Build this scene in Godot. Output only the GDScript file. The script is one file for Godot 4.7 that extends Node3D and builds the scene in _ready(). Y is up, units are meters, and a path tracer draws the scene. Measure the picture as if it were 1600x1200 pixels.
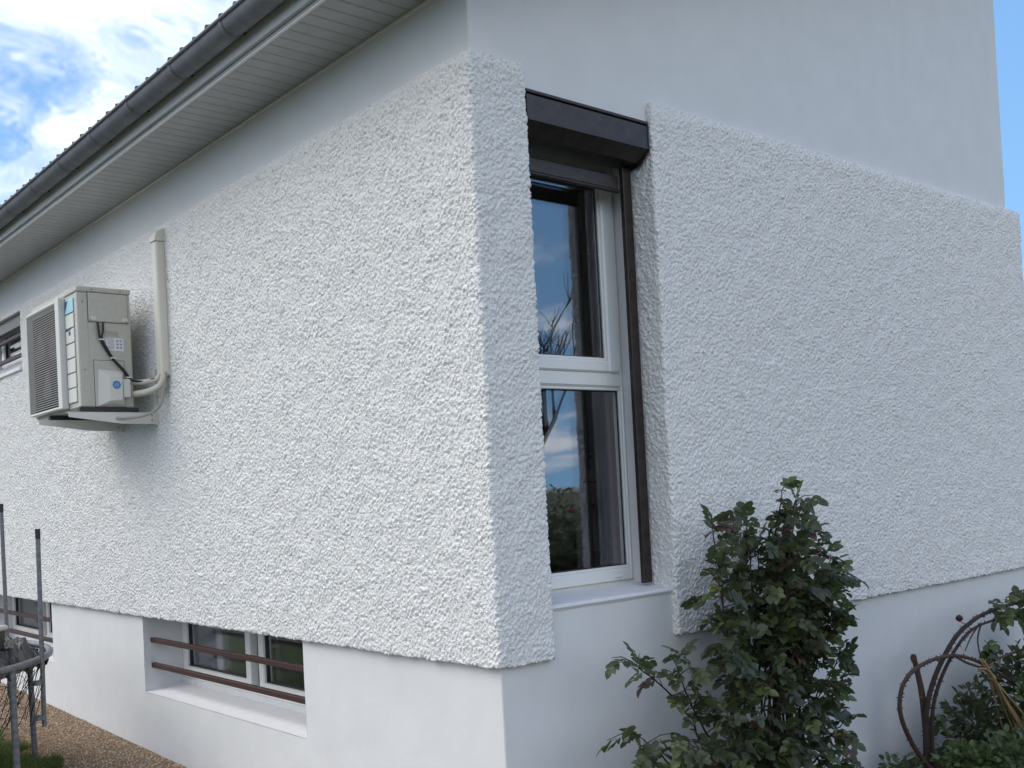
extends Node3D
# A white rendered house corner: roughcast bands, a tall window, eaves, an outdoor unit, garden plants.
# Axes: the corner of the roughcast is the origin (y = 0 at its lower edge); the long facade runs to -x, the gable facade to -z.

const EYE := Vector3(3.218, 0.712, 2.662)
const YAW := 49.723
const PITCH := 0.997
const ROLL := 2.974
const FOCAL := 1634.844        # in pixels of the 1600 x 1200 photograph
const CENTRE := Vector2(784.923, 739.132)

var M := {}
var rng := RandomNumberGenerator.new()
var taken := {}
var lump := FastNoiseLite.new()
var lump2 := FastNoiseLite.new()
var wav := FastNoiseLite.new()
var slow := FastNoiseLite.new()

# ---------------------------------------------------------------- helpers
func numbered(called: String) -> String:
	if not taken.has(called):
		taken[called] = 0
		return called
	taken[called] += 1
	return "%s_%03d" % [called, taken[called]]

func tag(o, label: String, category: String, group := "", kind := ""):
	if label: o.set_meta("label", label)
	if category: o.set_meta("category", category)
	if group: o.set_meta("group", group)
	if kind: o.set_meta("kind", kind)
	return o

func thing(called: String, at: Vector3, label: String, category: String, group := "") -> Node3D:
	var o := Node3D.new()
	o.name = numbered(called)
	add_child(o)
	o.position = at
	tag(o, label, category, group)
	return o

func begin() -> SurfaceTool:
	var st := SurfaceTool.new()
	st.begin(Mesh.PRIMITIVE_TRIANGLES)
	return st

func put(mesh: Mesh, called: String, material, parent, at := Vector3.ZERO) -> MeshInstance3D:
	var o := MeshInstance3D.new()
	o.mesh = mesh
	o.name = numbered(called) if parent == self else called
	if material != null: o.material_override = material
	parent.add_child(o, true)
	o.position = at
	return o

func done(st: SurfaceTool, called: String, material, parent, at := Vector3.ZERO) -> MeshInstance3D:
	return put(st.commit(), called, material, parent, at)

func tri(st: SurfaceTool, a: Vector3, b: Vector3, c: Vector3):
	# a, b, c clockwise seen from outside
	var n := (c - a).cross(b - a).normalized()
	for p in [a, b, c]:
		st.set_normal(n)
		st.set_uv(Vector2(p.x + p.z, p.y))
		st.add_vertex(p)

func quad(st: SurfaceTool, a: Vector3, b: Vector3, c: Vector3, d: Vector3):
	tri(st, a, b, c)
	tri(st, a, c, d)

# a box with chamfered edges, from corner lo to corner hi
func box(st: SurfaceTool, lo: Vector3, hi: Vector3, ch := 0.003):
	var c := minf(ch, minf(hi.x - lo.x, minf(hi.y - lo.y, hi.z - lo.z)) * 0.3)
	var m := (lo + hi) / 2
	var e := (hi - lo) / 2
	var axes := [Vector3.RIGHT, Vector3.UP, Vector3.BACK]
	var face := func(i, s):
		# the inner rectangle of the face across axis i on side s
		var n: Vector3 = axes[i] * s
		var u: Vector3 = axes[(i + 1) % 3]
		var v: Vector3 = axes[(i + 2) % 3]
		var cc: Vector3 = m + n * e[i]
		var eu: float = e[(i + 1) % 3] - c
		var ev: float = e[(i + 2) % 3] - c
		return [cc - u * eu - v * ev, cc + u * eu - v * ev, cc + u * eu + v * ev, cc - u * eu + v * ev, n]
	var outq := func(a, b, d, f):
		var nn: Vector3 = (d - a).cross(b - a)
		if nn.dot((a + b + d + f) / 4 - m) < 0: quad(st, a, f, d, b)
		else: quad(st, a, b, d, f)
	var outt := func(a, b, d):
		var nn: Vector3 = (d - a).cross(b - a)
		if nn.dot((a + b + d) / 3 - m) < 0: tri(st, a, d, b)
		else: tri(st, a, b, d)
	for i in 3:
		for s in [-1.0, 1.0]:
			var q = face.call(i, s)
			outq.call(q[0], q[1], q[2], q[3])
	if c <= 0.00001: return
	var pt := func(i, sx, sy, sz):
		var sg := Vector3(sx, sy, sz)
		var p := m
		for k in 3:
			p[k] += sg[k] * (e[k] if k == i else e[k] - c)
		return p
	for i in 3:
		var j := (i + 1) % 3
		for sa in [-1.0, 1.0]:
			for sb in [-1.0, 1.0]:
				var k := (i + 2) % 3
				var s0 := [0.0, 0.0, 0.0]
				s0[i] = sa; s0[j] = sb; s0[k] = -1.0
				var s1 := s0.duplicate()
				s1[k] = 1.0
				outq.call(pt.call(i, s0[0], s0[1], s0[2]), pt.call(i, s1[0], s1[1], s1[2]), pt.call(j, s1[0], s1[1], s1[2]), pt.call(j, s0[0], s0[1], s0[2]))
	for sx in [-1.0, 1.0]:
		for sy in [-1.0, 1.0]:
			for sz in [-1.0, 1.0]:
				outt.call(pt.call(0, sx, sy, sz), pt.call(1, sx, sy, sz), pt.call(2, sx, sy, sz))

func box_part(called: String, lo: Vector3, hi: Vector3, material, parent, ch := 0.003) -> MeshInstance3D:
	var st := begin()
	box(st, lo, hi, ch)
	return done(st, called, material, parent)

# a polygon in the plane of two axes, extruded along the third (axis 0 = x, 1 = y, 2 = z); poly is convex
func prism(st: SurfaceTool, poly: Array, axis: int, from: float, to: float):
	var place := func(p: Vector2, t: float) -> Vector3:
		if axis == 0: return Vector3(t, p.y, p.x)     # poly is (z, y)
		if axis == 1: return Vector3(p.x, t, p.y)     # poly is (x, z)
		return Vector3(p.x, p.y, t)                   # poly is (x, y)
	var mid := Vector3.ZERO
	for p in poly: mid += place.call(p, (from + to) / 2) / poly.size()
	var n := poly.size()
	var emit := func(a, b, c):
		if ((c - a).cross(b - a) as Vector3).dot((a + b + c) / 3 - mid) < 0: tri(st, a, c, b)
		else: tri(st, a, b, c)
	for i in n:
		var a = place.call(poly[i], from)
		var b = place.call(poly[(i + 1) % n], from)
		var c = place.call(poly[(i + 1) % n], to)
		var d = place.call(poly[i], to)
		emit.call(a, b, c)
		emit.call(a, c, d)
		if i > 0 and i < n - 1:
			emit.call(place.call(poly[0], from), place.call(poly[i], from), place.call(poly[i + 1], from))
			emit.call(place.call(poly[0], to), place.call(poly[i], to), place.call(poly[i + 1], to))

# a smooth tube along points; radius may be a number or an array
func tube(st: SurfaceTool, pts: Array, radius, sides := 8, caps := true):
	var n := pts.size()
	var rings := []
	var normals := []
	var last_u := Vector3.ZERO
	for i in n:
		var d: Vector3 = (pts[mini(i + 1, n - 1)] - pts[maxi(i - 1, 0)]).normalized()
		var u: Vector3
		if last_u == Vector3.ZERO:
			u = d.cross(Vector3.UP if absf(d.y) < 0.9 else Vector3.RIGHT).normalized()
		else:
			u = (last_u - d * last_u.dot(d)).normalized()
		last_u = u
		var v := d.cross(u)
		var r: float = radius[i] if radius is Array else radius
		var ring := []
		var nr := []
		for k in sides:
			var a := TAU * k / sides
			var w := u * cos(a) + v * sin(a)
			ring.append(pts[i] + w * r)
			nr.append(w)
		rings.append(ring)
		normals.append(nr)
	var vert := func(i, k):
		st.set_normal(normals[i][k % sides])
		st.set_uv(Vector2(float(k) / sides, float(i)))
		st.add_vertex(rings[i][k % sides])
	for i in n - 1:
		for k in sides:
			vert.call(i, k); vert.call(i + 1, k); vert.call(i + 1, k + 1)
			vert.call(i, k); vert.call(i + 1, k + 1); vert.call(i, k + 1)
	if caps:
		for k in range(1, sides - 1):
			tri(st, rings[0][0], rings[0][k], rings[0][k + 1])
			tri(st, rings[n - 1][0], rings[n - 1][k + 1], rings[n - 1][k])

func curve(pts: Array, steps := 6) -> Array:
	# a Catmull-Rom line through the points
	var out := []
	for i in pts.size() - 1:
		var p0 = pts[maxi(i - 1, 0)]
		var p1 = pts[i]
		var p2 = pts[i + 1]
		var p3 = pts[mini(i + 2, pts.size() - 1)]
		for k in steps:
			out.append((p1 as Vector3).cubic_interpolate(p2, p0, p3, float(k) / steps))
	out.append(pts[-1])
	return out

func tube_part(called: String, pts: Array, radius, material, parent, sides := 8) -> MeshInstance3D:
	var st := begin()
	tube(st, pts, radius, sides)
	return done(st, called, material, parent)

# ---------------------------------------------------------------- materials
func lin(r: float, g: float, b: float) -> Color:
	return Color(r, g, b).linear_to_srgb()

func noise_image(size: int, freq: float, octaves: int, seed_: int, kind := FastNoiseLite.TYPE_SIMPLEX_SMOOTH) -> Image:
	var n := FastNoiseLite.new()
	n.noise_type = kind
	n.seed = seed_
	n.frequency = freq
	n.fractal_octaves = octaves
	if kind == FastNoiseLite.TYPE_CELLULAR:
		n.cellular_return_type = FastNoiseLite.RETURN_DISTANCE
	return n.get_seamless_image(size, size)

func ramp(img: Image, a: Color, b: Color, gamma := 1.0) -> ImageTexture:
	var out := Image.create(img.get_width(), img.get_height(), false, Image.FORMAT_RGB8)
	for y in img.get_height():
		for x in img.get_width():
			out.set_pixel(x, y, a.lerp(b, pow(img.get_pixel(x, y).r, gamma)))
	return ImageTexture.create_from_image(out)

func mat(called: String, color: Color, rough: float, metal := 0.0) -> StandardMaterial3D:
	var m := StandardMaterial3D.new()
	m.resource_name = called
	m.albedo_color = color
	m.roughness = rough
	m.metallic = metal
	M[called] = m
	return m

func grain(m: StandardMaterial3D, tone: Texture2D, relief: Texture2D, scale_: float, depth_cm: float, by_uv := false):
	if not by_uv:
		m.uv1_triplanar = true
		m.uv1_world_triplanar = true
	m.uv1_scale = Vector3.ONE * scale_
	if tone: m.albedo_texture = tone
	if relief:
		m.heightmap_enabled = true
		m.heightmap_texture = relief
		m.heightmap_scale = depth_cm
	return m

func make_materials():
	var fine := noise_image(512, 0.035, 5, 3)
	var coarse := noise_image(512, 0.008, 5, 9)
	var grit := noise_image(512, 0.06, 3, 21, FastNoiseLite.TYPE_CELLULAR)
	var streak := noise_image(256, 0.02, 4, 5)
	var fine_t := ImageTexture.create_from_image(fine)
	var grit_t := ImageTexture.create_from_image(grit)
	var coarse_t := ImageTexture.create_from_image(coarse)
	var tone_white := ramp(coarse, Color(0.955, 0.955, 0.955), Color(1, 1, 1))
	grain(mat("roughcast", lin(0.84, 0.84, 0.835), 0.85), ramp(fine, Color(0.95, 0.95, 0.945), Color(1, 1, 1)), ramp(grit, Color(1, 1, 1), Color(0, 0, 0)), 5.0, 0.35, true)
	grain(mat("smooth_render", lin(0.71, 0.717, 0.722), 0.8), ramp(coarse, Color(0.975, 0.975, 0.975), Color(1, 1, 1)), fine_t, 0.9, 0.05, true)
	grain(mat("sill_paint", lin(0.78, 0.785, 0.80), 0.6), tone_white, fine_t, 3.0, 0.05)
	mat("white_pvc", lin(0.80, 0.81, 0.80), 0.32)
	mat("cream_pvc", lin(0.62, 0.60, 0.50), 0.4)
	mat("seal", lin(0.03, 0.03, 0.03), 0.6)
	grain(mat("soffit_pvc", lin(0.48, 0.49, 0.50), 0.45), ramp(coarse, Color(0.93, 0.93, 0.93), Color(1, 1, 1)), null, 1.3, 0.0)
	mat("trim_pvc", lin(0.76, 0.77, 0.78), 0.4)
	grain(mat("zinc", lin(0.215, 0.23, 0.255), 0.7, 0.0), ramp(coarse, Color(0.78, 0.78, 0.8), Color(1, 1, 1)), null, 1.7, 0.0)
	grain(mat("roof_tile", lin(0.12, 0.115, 0.11), 0.85), ramp(fine, Color(0.6, 0.6, 0.58), Color(1, 1, 1)), fine_t, 4.0, 0.2)
	grain(mat("brown_metal", lin(0.044, 0.030, 0.027), 0.42), ramp(coarse, Color(0.5, 0.5, 0.53), Color(1, 0.96, 0.93)), fine_t, 4.0, 0.01)
	grain(mat("brown_bar", lin(0.085, 0.036, 0.032), 0.55), ramp(fine, Color(0.6, 0.58, 0.58), Color(1, 1, 1)), fine_t, 6.0, 0.02)
	grain(mat("cabinet_paint", lin(0.50, 0.49, 0.44), 0.5), ramp(coarse, Color(0.96, 0.96, 0.95), Color(1, 1, 1)), fine_t, 6.0, 0.005)
	mat("cabinet_light", lin(0.62, 0.62, 0.58), 0.5)
	mat("duct_plastic", lin(0.66, 0.64, 0.56), 0.45)
	mat("pipe_wrap", lin(0.66, 0.63, 0.53), 0.75)
	mat("hose_grey", lin(0.36, 0.35, 0.32), 0.6)
	mat("blind_grey", lin(0.26, 0.26, 0.26), 0.6)
	mat("joint_dark", lin(0.10, 0.10, 0.09), 0.8)
	mat("black_plastic", lin(0.018, 0.018, 0.02), 0.5)
	mat("fan_shade", lin(0.012, 0.012, 0.012), 0.9)
	mat("grille_wire", lin(0.36, 0.35, 0.33), 0.5)
	mat("sticker_blue", lin(0.06, 0.20, 0.50), 0.4)
	mat("sticker_cyan", lin(0.35, 0.62, 0.72), 0.4)
	mat("sticker_navy", lin(0.02, 0.05, 0.14), 0.4)
	mat("sticker_white", lin(0.72, 0.72, 0.74), 0.4)
	mat("sticker_print", lin(0.30, 0.31, 0.38), 0.5)
	mat("screw", lin(0.30, 0.29, 0.27), 0.4, 0.6)
	grain(mat("galvanised", lin(0.26, 0.27, 0.29), 0.45, 0.5), ramp(coarse, Color(0.7, 0.7, 0.7), Color(1, 1, 1)), null, 6.0, 0.0)
	grain(mat("black_sheet", lin(0.022, 0.023, 0.027), 0.30), null, fine_t, 7.0, 0.5)
	mat("box_olive", lin(0.055, 0.06, 0.045), 0.5)
	mat("box_lid", lin(0.55, 0.56, 0.52), 0.45)
	mat("net_cord", lin(0.012, 0.012, 0.013), 0.7)
	var glass := mat("window_glass", Color(0.10, 0.13, 0.12, 0.02), 0.0)
	glass.transparency = BaseMaterial3D.TRANSPARENCY_ALPHA
	var white := Image.create(4, 4, false, Image.FORMAT_RGB8)
	white.fill(Color.WHITE)
	var coated := mat("coated_glass", Color(0.95, 0.97, 1.0, 0.13), 0.0, 1.0)
	coated.albedo_texture = ImageTexture.create_from_image(white)
	coated.transparency = BaseMaterial3D.TRANSPARENCY_ALPHA
	mat("room_paint", lin(0.58, 0.55, 0.50), 0.9)
	mat("room_floor", lin(0.22, 0.14, 0.085), 0.6)
	mat("cellar_paint", lin(0.45, 0.45, 0.46), 0.9)
	mat("curtain_cloth", lin(0.14, 0.035, 0.045), 0.95)
	mat("guitar_top", lin(0.55, 0.36, 0.17), 0.35)
	mat("guitar_dark", lin(0.05, 0.025, 0.015), 0.4)
	grain(mat("gravel_bed", lin(0.47, 0.37, 0.27), 0.95), ramp(grit, Color(1, 0.97, 0.94), Color(0.45, 0.42, 0.4)), grit_t, 6.0, 0.7)
	grain(mat("soil", lin(0.10, 0.075, 0.05), 1.0), ramp(fine, Color(0.5, 0.5, 0.5), Color(1, 1, 1)), fine_t, 2.0, 1.5)
	grain(mat("lawn", lin(0.105, 0.105, 0.058), 1.0), ramp(coarse, Color(0.65, 0.7, 0.6), Color(1, 1, 1)), grit_t, 1.5, 2.0)
	grain(mat("edging_wood", lin(0.14, 0.06, 0.045), 0.8), ramp(fine, Color(0.6, 0.6, 0.6), Color(1, 1, 1)), fine_t, 5.0, 0.2)
	grain(mat("bark", lin(0.075, 0.045, 0.035), 0.85), ramp(fine, Color(0.5, 0.5, 0.5), Color(1, 1, 1)), fine_t, 14.0, 0.15)
	grain(mat("cane_bark", lin(0.17, 0.105, 0.07), 0.8), ramp(fine, Color(0.45, 0.45, 0.45), Color(1, 1, 1)), fine_t, 12.0, 0.2)
	mat("cane_green", lin(0.06, 0.065, 0.03), 0.6)
	mat("straw", lin(0.32, 0.21, 0.11), 0.9)
	var tones := [["leaf_dark", lin(0.028, 0.036, 0.013)], ["leaf_mid", lin(0.040, 0.052, 0.017)], ["leaf_pale", lin(0.075, 0.098, 0.030)], ["leaf_blue", lin(0.034, 0.047, 0.024)], ["cover_mid", lin(0.060, 0.092, 0.030)], ["cover_pale", lin(0.085, 0.125, 0.042)], ["leaf_red", lin(0.060, 0.026, 0.020)], ["leaf_yellow", lin(0.13, 0.13, 0.035)]]
	for t in tones:
		var l := mat(t[0], t[1], 0.5)
		l.backlight_enabled = true
		l.backlight = Color(0.35, 0.4, 0.25)
	var g := mat("grass_blade", lin(0.06, 0.105, 0.025), 0.6)
	g.backlight_enabled = true
	g.backlight = Color(0.4, 0.45, 0.2)
	mat("petal_pink", lin(0.55, 0.20, 0.30), 0.7)
	mat("petal_pale", lin(0.75, 0.55, 0.52), 0.7)
	mat("petal_red", lin(0.045, 0.004, 0.007), 0.6)
	var pb := mat("pebble", Color.WHITE, 0.9)
	pb.vertex_color_use_as_albedo = true

# ---------------------------------------------------------------- sky
func make_sky() -> Sky:
	var w := 3072
	var h := 1536
	var img := Image.create(w, h, false, Image.FORMAT_RGBF)
	var big := FastNoiseLite.new()
	big.noise_type = FastNoiseLite.TYPE_SIMPLEX_SMOOTH
	big.seed = 12
	big.frequency = 0.75
	big.fractal_octaves = 7
	big.fractal_gain = 0.52
	big.domain_warp_enabled = true
	big.domain_warp_amplitude = 0.35
	big.domain_warp_frequency = 0.9
	big.domain_warp_fractal_octaves = 3
	var wide := FastNoiseLite.new()
	wide.seed = 4
	wide.frequency = 0.22
	wide.fractal_octaves = 2
	for y in h / 2:
		var el := PI / 2 - PI * (y + 0.5) / h
		var s := sin(el)
		var c := cos(el)
		for x in w:
			var ph := (float(x) + 0.5) / w * TAU
			var d := Vector3(sin(ph) * c, s, -cos(ph) * c)
			var clear := Color(0.22, 0.42, 0.63).lerp(Color(0.082, 0.175, 0.38), pow(clampf(s * 1.25, 0, 1), 0.5))
			var k := 1.0 / (s + 0.16)
			var px := d.x * k
			var pz := d.z * k
			var cover := big.get_noise_3d(px, pz * 1.25, 0.3) + wide.get_noise_2d(px + 3.0, pz) * 0.5 - smoothstep(0.55, 1.0, d.dot(Vector3(0.05, 0.25, -0.97))) * 0.55 + 0.02  # unseen sky made cloudier, so the gable wall takes less blue
			var den := smoothstep(-0.26, 0.28, cover)
			var thick := smoothstep(0.15, 0.75, cover)
			var cloud := Color(0.80, 0.805, 0.83).lerp(Color(0.62, 0.64, 0.69), thick * 0.8)
			img.set_pixel(x, y, clear.lerp(cloud, den * 0.93))
	img.fill_rect(Rect2i(0, h / 2, w, h / 2), Color(0.20, 0.21, 0.20))
	var pm := PanoramaSkyMaterial.new()
	pm.panorama = ImageTexture.create_from_image(img)
	var sky := Sky.new()
	sky.sky_material = pm
	return sky

# ---------------------------------------------------------------- sheets of wall
# A path round corners in (x, z): returns {p: points, n: outward normals}, sampled with step(point) metres
func wall_path(corners: Array, radius: float, step: Callable, stops: Array) -> Dictionary:
	var ps := []
	var ns := []
	for i in corners.size() - 1:
		var a: Vector2 = corners[i]
		var b: Vector2 = corners[i + 1]
		var d := (b - a).normalized()
		var n := Vector2(-d.y, d.x)      # left of the way: outward for the ways used here
		var from := 0.0 if i == 0 else radius
		var to := a.distance_to(b) - (0.0 if i == corners.size() - 2 else radius)
		var marks := []
		for s in stops:
			var t := ((s as Vector2) - a).dot(d)
			if absf((s - a).dot(n)) < 0.02 and t > from + 0.001 and t < to - 0.001: marks.append(t)
		marks.append(to)
		marks.sort()
		var t := from
		ps.append(a + d * t)
		ns.append(n)
		for mk in marks:
			while t < mk - 1e-6:
				var st: float = step.call(a + d * t)
				t = mk if mk - t < st * 1.4 else t + st
				ps.append(a + d * t)
				ns.append(n)
		if i < corners.size() - 2:
			var d2 := ((corners[i + 2] as Vector2) - b).normalized()
			var n2 := Vector2(-d2.y, d2.x)
			var turn := n.angle_to(n2)
			var outer := n.cross(n2) * 1.0
			var cen: Vector2 = b - d * radius + (-n if d2.dot(n) < 0 else n) * radius
			for k in range(1, 6):
				var nn := n.rotated(turn * k / 6.0)
				ps.append(cen + (nn if d2.dot(n) < 0 else -nn) * radius)
				ns.append(nn)
	return {"p": ps, "n": ns}

# rows: [[y, inset], ...] from the bottom up. push(base, normal) gives the relief in metres. hole(mid) tells where nothing stands.
func sheet(path: Dictionary, rows: Array, push: Callable, hole: Callable, lift: Callable) -> ArrayMesh:
	var nx: int = path.p.size()
	var ny := rows.size()
	var vs := PackedVector3Array()
	vs.resize(nx * ny)
	for i in nx:
		var p: Vector2 = path.p[i]
		var n: Vector2 = path.n[i]
		var up := Vector3(n.x, 0, n.y)
		for j in ny:
			var base := Vector3(p.x, rows[j][0], p.y)
			base.y = lift.call(base)
			vs[i * ny + j] = base + up * (push.call(base) + rows[j][1])
	var nrm := PackedVector3Array()
	nrm.resize(nx * ny)
	for i in nx:
		var a := maxi(i - 1, 0) * ny
		var b := mini(i + 1, nx - 1) * ny
		for j in ny:
			nrm[i * ny + j] = (vs[b + j] - vs[a + j]).cross(vs[i * ny + mini(j + 1, ny - 1)] - vs[i * ny + maxi(j - 1, 0)]).normalized()
	var uvs := PackedVector2Array()
	uvs.resize(nx * ny)
	var run := 0.0
	for i in nx:
		if i > 0: run += (path.p[i] as Vector2).distance_to(path.p[i - 1])
		for j in ny: uvs[i * ny + j] = Vector2(run, vs[i * ny + j].y)
	var idx := PackedInt32Array()
	for i in nx - 1:
		for j in ny - 1:
			var q := i * ny + j
			if hole.call((vs[q] + vs[q + ny + 1]) * 0.5): continue
			idx.append_array([q, q + 1, q + ny + 1, q, q + ny + 1, q + ny])
	var arr := []
	arr.resize(Mesh.ARRAY_MAX)
	arr[Mesh.ARRAY_VERTEX] = vs
	arr[Mesh.ARRAY_NORMAL] = nrm
	arr[Mesh.ARRAY_TEX_UV] = uvs
	arr[Mesh.ARRAY_INDEX] = idx
	var m := ArrayMesh.new()
	m.add_surface_from_arrays(Mesh.PRIMITIVE_TRIANGLES, arr)
	return m

func rough_push(p: Vector3) -> float:
	var q := p + Vector3(wav.get_noise_3dv(p), wav.get_noise_3d(p.x + 7.0, p.y, p.z), wav.get_noise_3d(p.x, p.y + 9.0, p.z)) * 0.0055
	var a := 1.0 + lump.get_noise_3dv(q)      # distance to the middle of the nearest grain
	var b := lump2.get_noise_3dv(q)
	return (1.0 - a * a) * 0.0125 * (0.95 + 0.5 * slow.get_noise_3dv(p * 1.7)) + b * 0.0060 + slow.get_noise_3dv(p) * 0.003 - 0.006

func even_push(p: Vector3) -> float:
	return slow.get_noise_3dv(p * 0.6) * 0.003

func no_push(_p: Vector3) -> float:
	return 0.0

func eaves_lift(p: Vector3) -> float:
	# the gable rises with the roof
	if p.y <= 2.8: return p.y
	return 2.8 + (p.y - 2.8) * (1.0 + maxf(0.0, -p.z - 0.04) * 0.345 / 0.07)

func rough_lift(p: Vector3) -> float:
	# ragged edges above and below
	var e := maxf(0.0, 1.0 - minf(p.y, 2.497 - p.y) / 0.05)
	if e <= 0.0: return p.y
	return p.y + e * (wav.get_noise_2d((p.x + p.z) * 0.9, 3.0) * 0.007 + slow.get_noise_2d(p.x + p.z, 8.0) * 0.006 + (0.012 if p.y > 1.0 else 0.0))

func same_y(p: Vector3) -> float:
	return p.y

const CELLAR := Rect2(-3.80, -0.517, 2.17, 0.517)      # x, y of the opening
const CELLAR_FAR := Rect2(-7.90, -0.50, 2.15, 0.50)
const HIGH_WINDOW := Rect2(-8.40, 1.985, 2.25, 0.475)
const TALL := Rect2(-1.22, 0.215, 1.04, 2.19)          # z, y

func in_left(p: Vector3, r: Rect2) -> bool:
	return r.has_point(Vector2(p.x, p.y)) and p.z > -0.6

func rough_hole_left(p: Vector3) -> bool:
	return in_left(p, HIGH_WINDOW)

func no_hole(_p: Vector3) -> bool:
	return false

func wall_hole(p: Vector3) -> bool:
	if p.x < -0.6 and p.z > -0.6:
		return in_left(p, CELLAR) or in_left(p, CELLAR_FAR) or in_left(p, HIGH_WINDOW)
	if p.z < -4.5: return false
	return p.x > -0.6 and TALL.has_point(Vector2(p.z, p.y))

func rows_between(y0: float, y1: float, step: float, stops: Array) -> Array:
	var marks := stops.duplicate()
	marks.append(y1)
	marks.sort()
	var out := [y0]
	var y := y0
	for m in marks:
		if m <= y0 or m > y1: continue
		while y < m - 1e-6:
			y = m if m - y < step * 1.4 else y + step
			out.append(y)
	return out

func build_walls(house):
	lump.noise_type = FastNoiseLite.TYPE_CELLULAR
	lump.seed = 5
	lump.frequency = 1.0 / 0.0148
	lump.cellular_return_type = FastNoiseLite.RETURN_DISTANCE
	lump.cellular_jitter = 1.0
	lump.fractal_type = FastNoiseLite.FRACTAL_NONE
	lump2.noise_type = FastNoiseLite.TYPE_SIMPLEX
	lump2.seed = 8
	lump2.frequency = 1.0 / 0.0185
	lump2.fractal_octaves = 3
	lump2.fractal_gain = 0.55
	wav.seed = 2
	wav.frequency = 1.0 / 0.024
	wav.fractal_octaves = 2
	slow.seed = 31
	slow.frequency = 1.0 / 0.22
	slow.fractal_octaves = 3
	# the roughcast bands, real lumps round their corners
	var step_near := func(p: Vector2) -> float: return 0.0042 * (1.0 + 0.10 * -p.x + 0.10 * -p.y) * (3.0 if p.x < -7.7 else 1.0)
	var ys := []
	for inset in [-0.03, -0.015, -0.004]: ys.append([0.0, inset])
	for y in rows_between(0.005, 2.49, 0.0053, [1.985, 2.46]): ys.append([y, -0.009 * pow(maxf(0.0, (y - 2.445) / 0.045), 2.0)])
	for inset in [-0.0115, -0.018, -0.03]: ys.append([2.493, inset])
	var pa := wall_path([Vector2(-9.4, 0), Vector2(0, 0), Vector2(0, -0.301), Vector2(-0.19, -0.301)], 0.012, step_near, [Vector2(-8.4, 0), Vector2(-6.15, 0)])
	var ra := put(sheet(pa, ys, rough_push, rough_hole_left, rough_lift), "roughcast_band", M.roughcast, house)
	tag(ra, "lumpy white roughcast band wrapping the near corner", "")
	var pb := wall_path([Vector2(-0.19, -1.09), Vector2(0, -1.09), Vector2(0, -5.0), Vector2(-0.6, -5.0)], 0.012, step_near, [])
	var rb := put(sheet(pb, ys, rough_push, no_hole, rough_lift), "roughcast_band", M.roughcast, house)
	tag(rb, "lumpy white roughcast band right of the tall window", "")
	# the smooth wall behind them, plinth to eaves and gable
	var s5 := func(_p: Vector2) -> float: return 0.06
	var stops := [Vector2(-3.80, -0.03), Vector2(-1.63, -0.03), Vector2(-7.90, -0.03), Vector2(-5.75, -0.03), Vector2(-8.40, -0.03), Vector2(-6.15, -0.03), Vector2(-0.03, -0.18), Vector2(-0.03, -1.22)]
	var wy := []
	for y in rows_between(-1.6, 2.8, 0.06, [-0.517, -0.5, 0.0, 0.215, 0.9, 1.985, 2.2, 2.405, 2.46]): wy.append([y, 0.0])
	for y in [2.81, 2.83, 2.85, 2.87]: wy.append([y, 0.0])
	var pw := wall_path([Vector2(-9.4, -0.03), Vector2(-0.03, -0.03), Vector2(-0.03, -4.86), Vector2(-9.4, -4.86)], 0.008, s5, stops)
	tag(put(sheet(pw, wy, even_push, wall_hole, eaves_lift), "smooth_wall", M.smooth_render, house), "smooth white rendered wall and plinth", "")
	# reveals of the openings, each face a part, and the end wall far to the left
	var flat := func(p0, p1, p2, p3, called):
		var q := begin()
		quad(q, p0, p1, p2, p3)
		done(q, called, M.smooth_render, house)
	for r in [CELLAR, CELLAR_FAR, HIGH_WINDOW]:
		var x0: float = r.position.x
		var x1: float = r.end.x
		var y0: float = r.position.y
		var y1: float = r.end.y
		var f := -0.03 if r != HIGH_WINDOW else 0.0
		var z := -0.34
		flat.call(Vector3(x0, y0, f), Vector3(x0, y1, f), Vector3(x0, y1, z), Vector3(x0, y0, z), "reveal")
		flat.call(Vector3(x1, y0, z), Vector3(x1, y1, z), Vector3(x1, y1, f), Vector3(x1, y0, f), "reveal")
		flat.call(Vector3(x0, y1, f), Vector3(x1, y1, f), Vector3(x1, y1, z), Vector3(x0, y1, z), "reveal")
	for zz in [-0.18, -1.22]:
		flat.call(Vector3(-0.03, 0.1, zz), Vector3(-0.03, 2.5, zz), Vector3(-0.34, 2.5, zz), Vector3(-0.34, 0.1, zz), "reveal")
	flat.call(Vector3(-0.03, 2.405, -1.22), Vector3(-0.03, 2.405, -0.18), Vector3(-0.35, 2.405, -0.18), Vector3(-0.35, 2.405, -1.22), "reveal")
	flat.call(Vector3(-9.4, -1.6, -4.86), Vector3(-9.4, 4.5, -4.86), Vector3(-9.4, 2.8, -0.03), Vector3(-9.4, -1.6, -0.03), "end_wall")
	# inner faces of the outer walls, so that the rooms are closed
	var inner_stops := []
	for s in stops: inner_stops.append(s + (Vector2(0, -0.31) if s.y > -0.1 else Vector2(-0.33, 0)))
	var pi := wall_path([Vector2(-9.2, -0.34), Vector2(-0.36, -0.34), Vector2(-0.36, -4.6), Vector2(-9.2, -4.6)], 0.004, func(_p): return 0.5, inner_stops)
	var iy := []
	for y in rows_between(-1.3, 2.75, 0.5, [-0.517, -0.5, 0.0, 0.215, 0.9, 1.985, 2.2, 2.405, 2.46]): iy.append([y, 0.0])
	put(sheet(pi, iy, no_push, wall_hole, same_y), "inner_wall", M.room_paint, house)
	# slabs and partitions of the rooms
	box_part("ground_floor_slab", Vector3(-9.2, -0.02, -4.6), Vector3(-0.34, 0.16, -0.35), M.room_floor, house)
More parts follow.
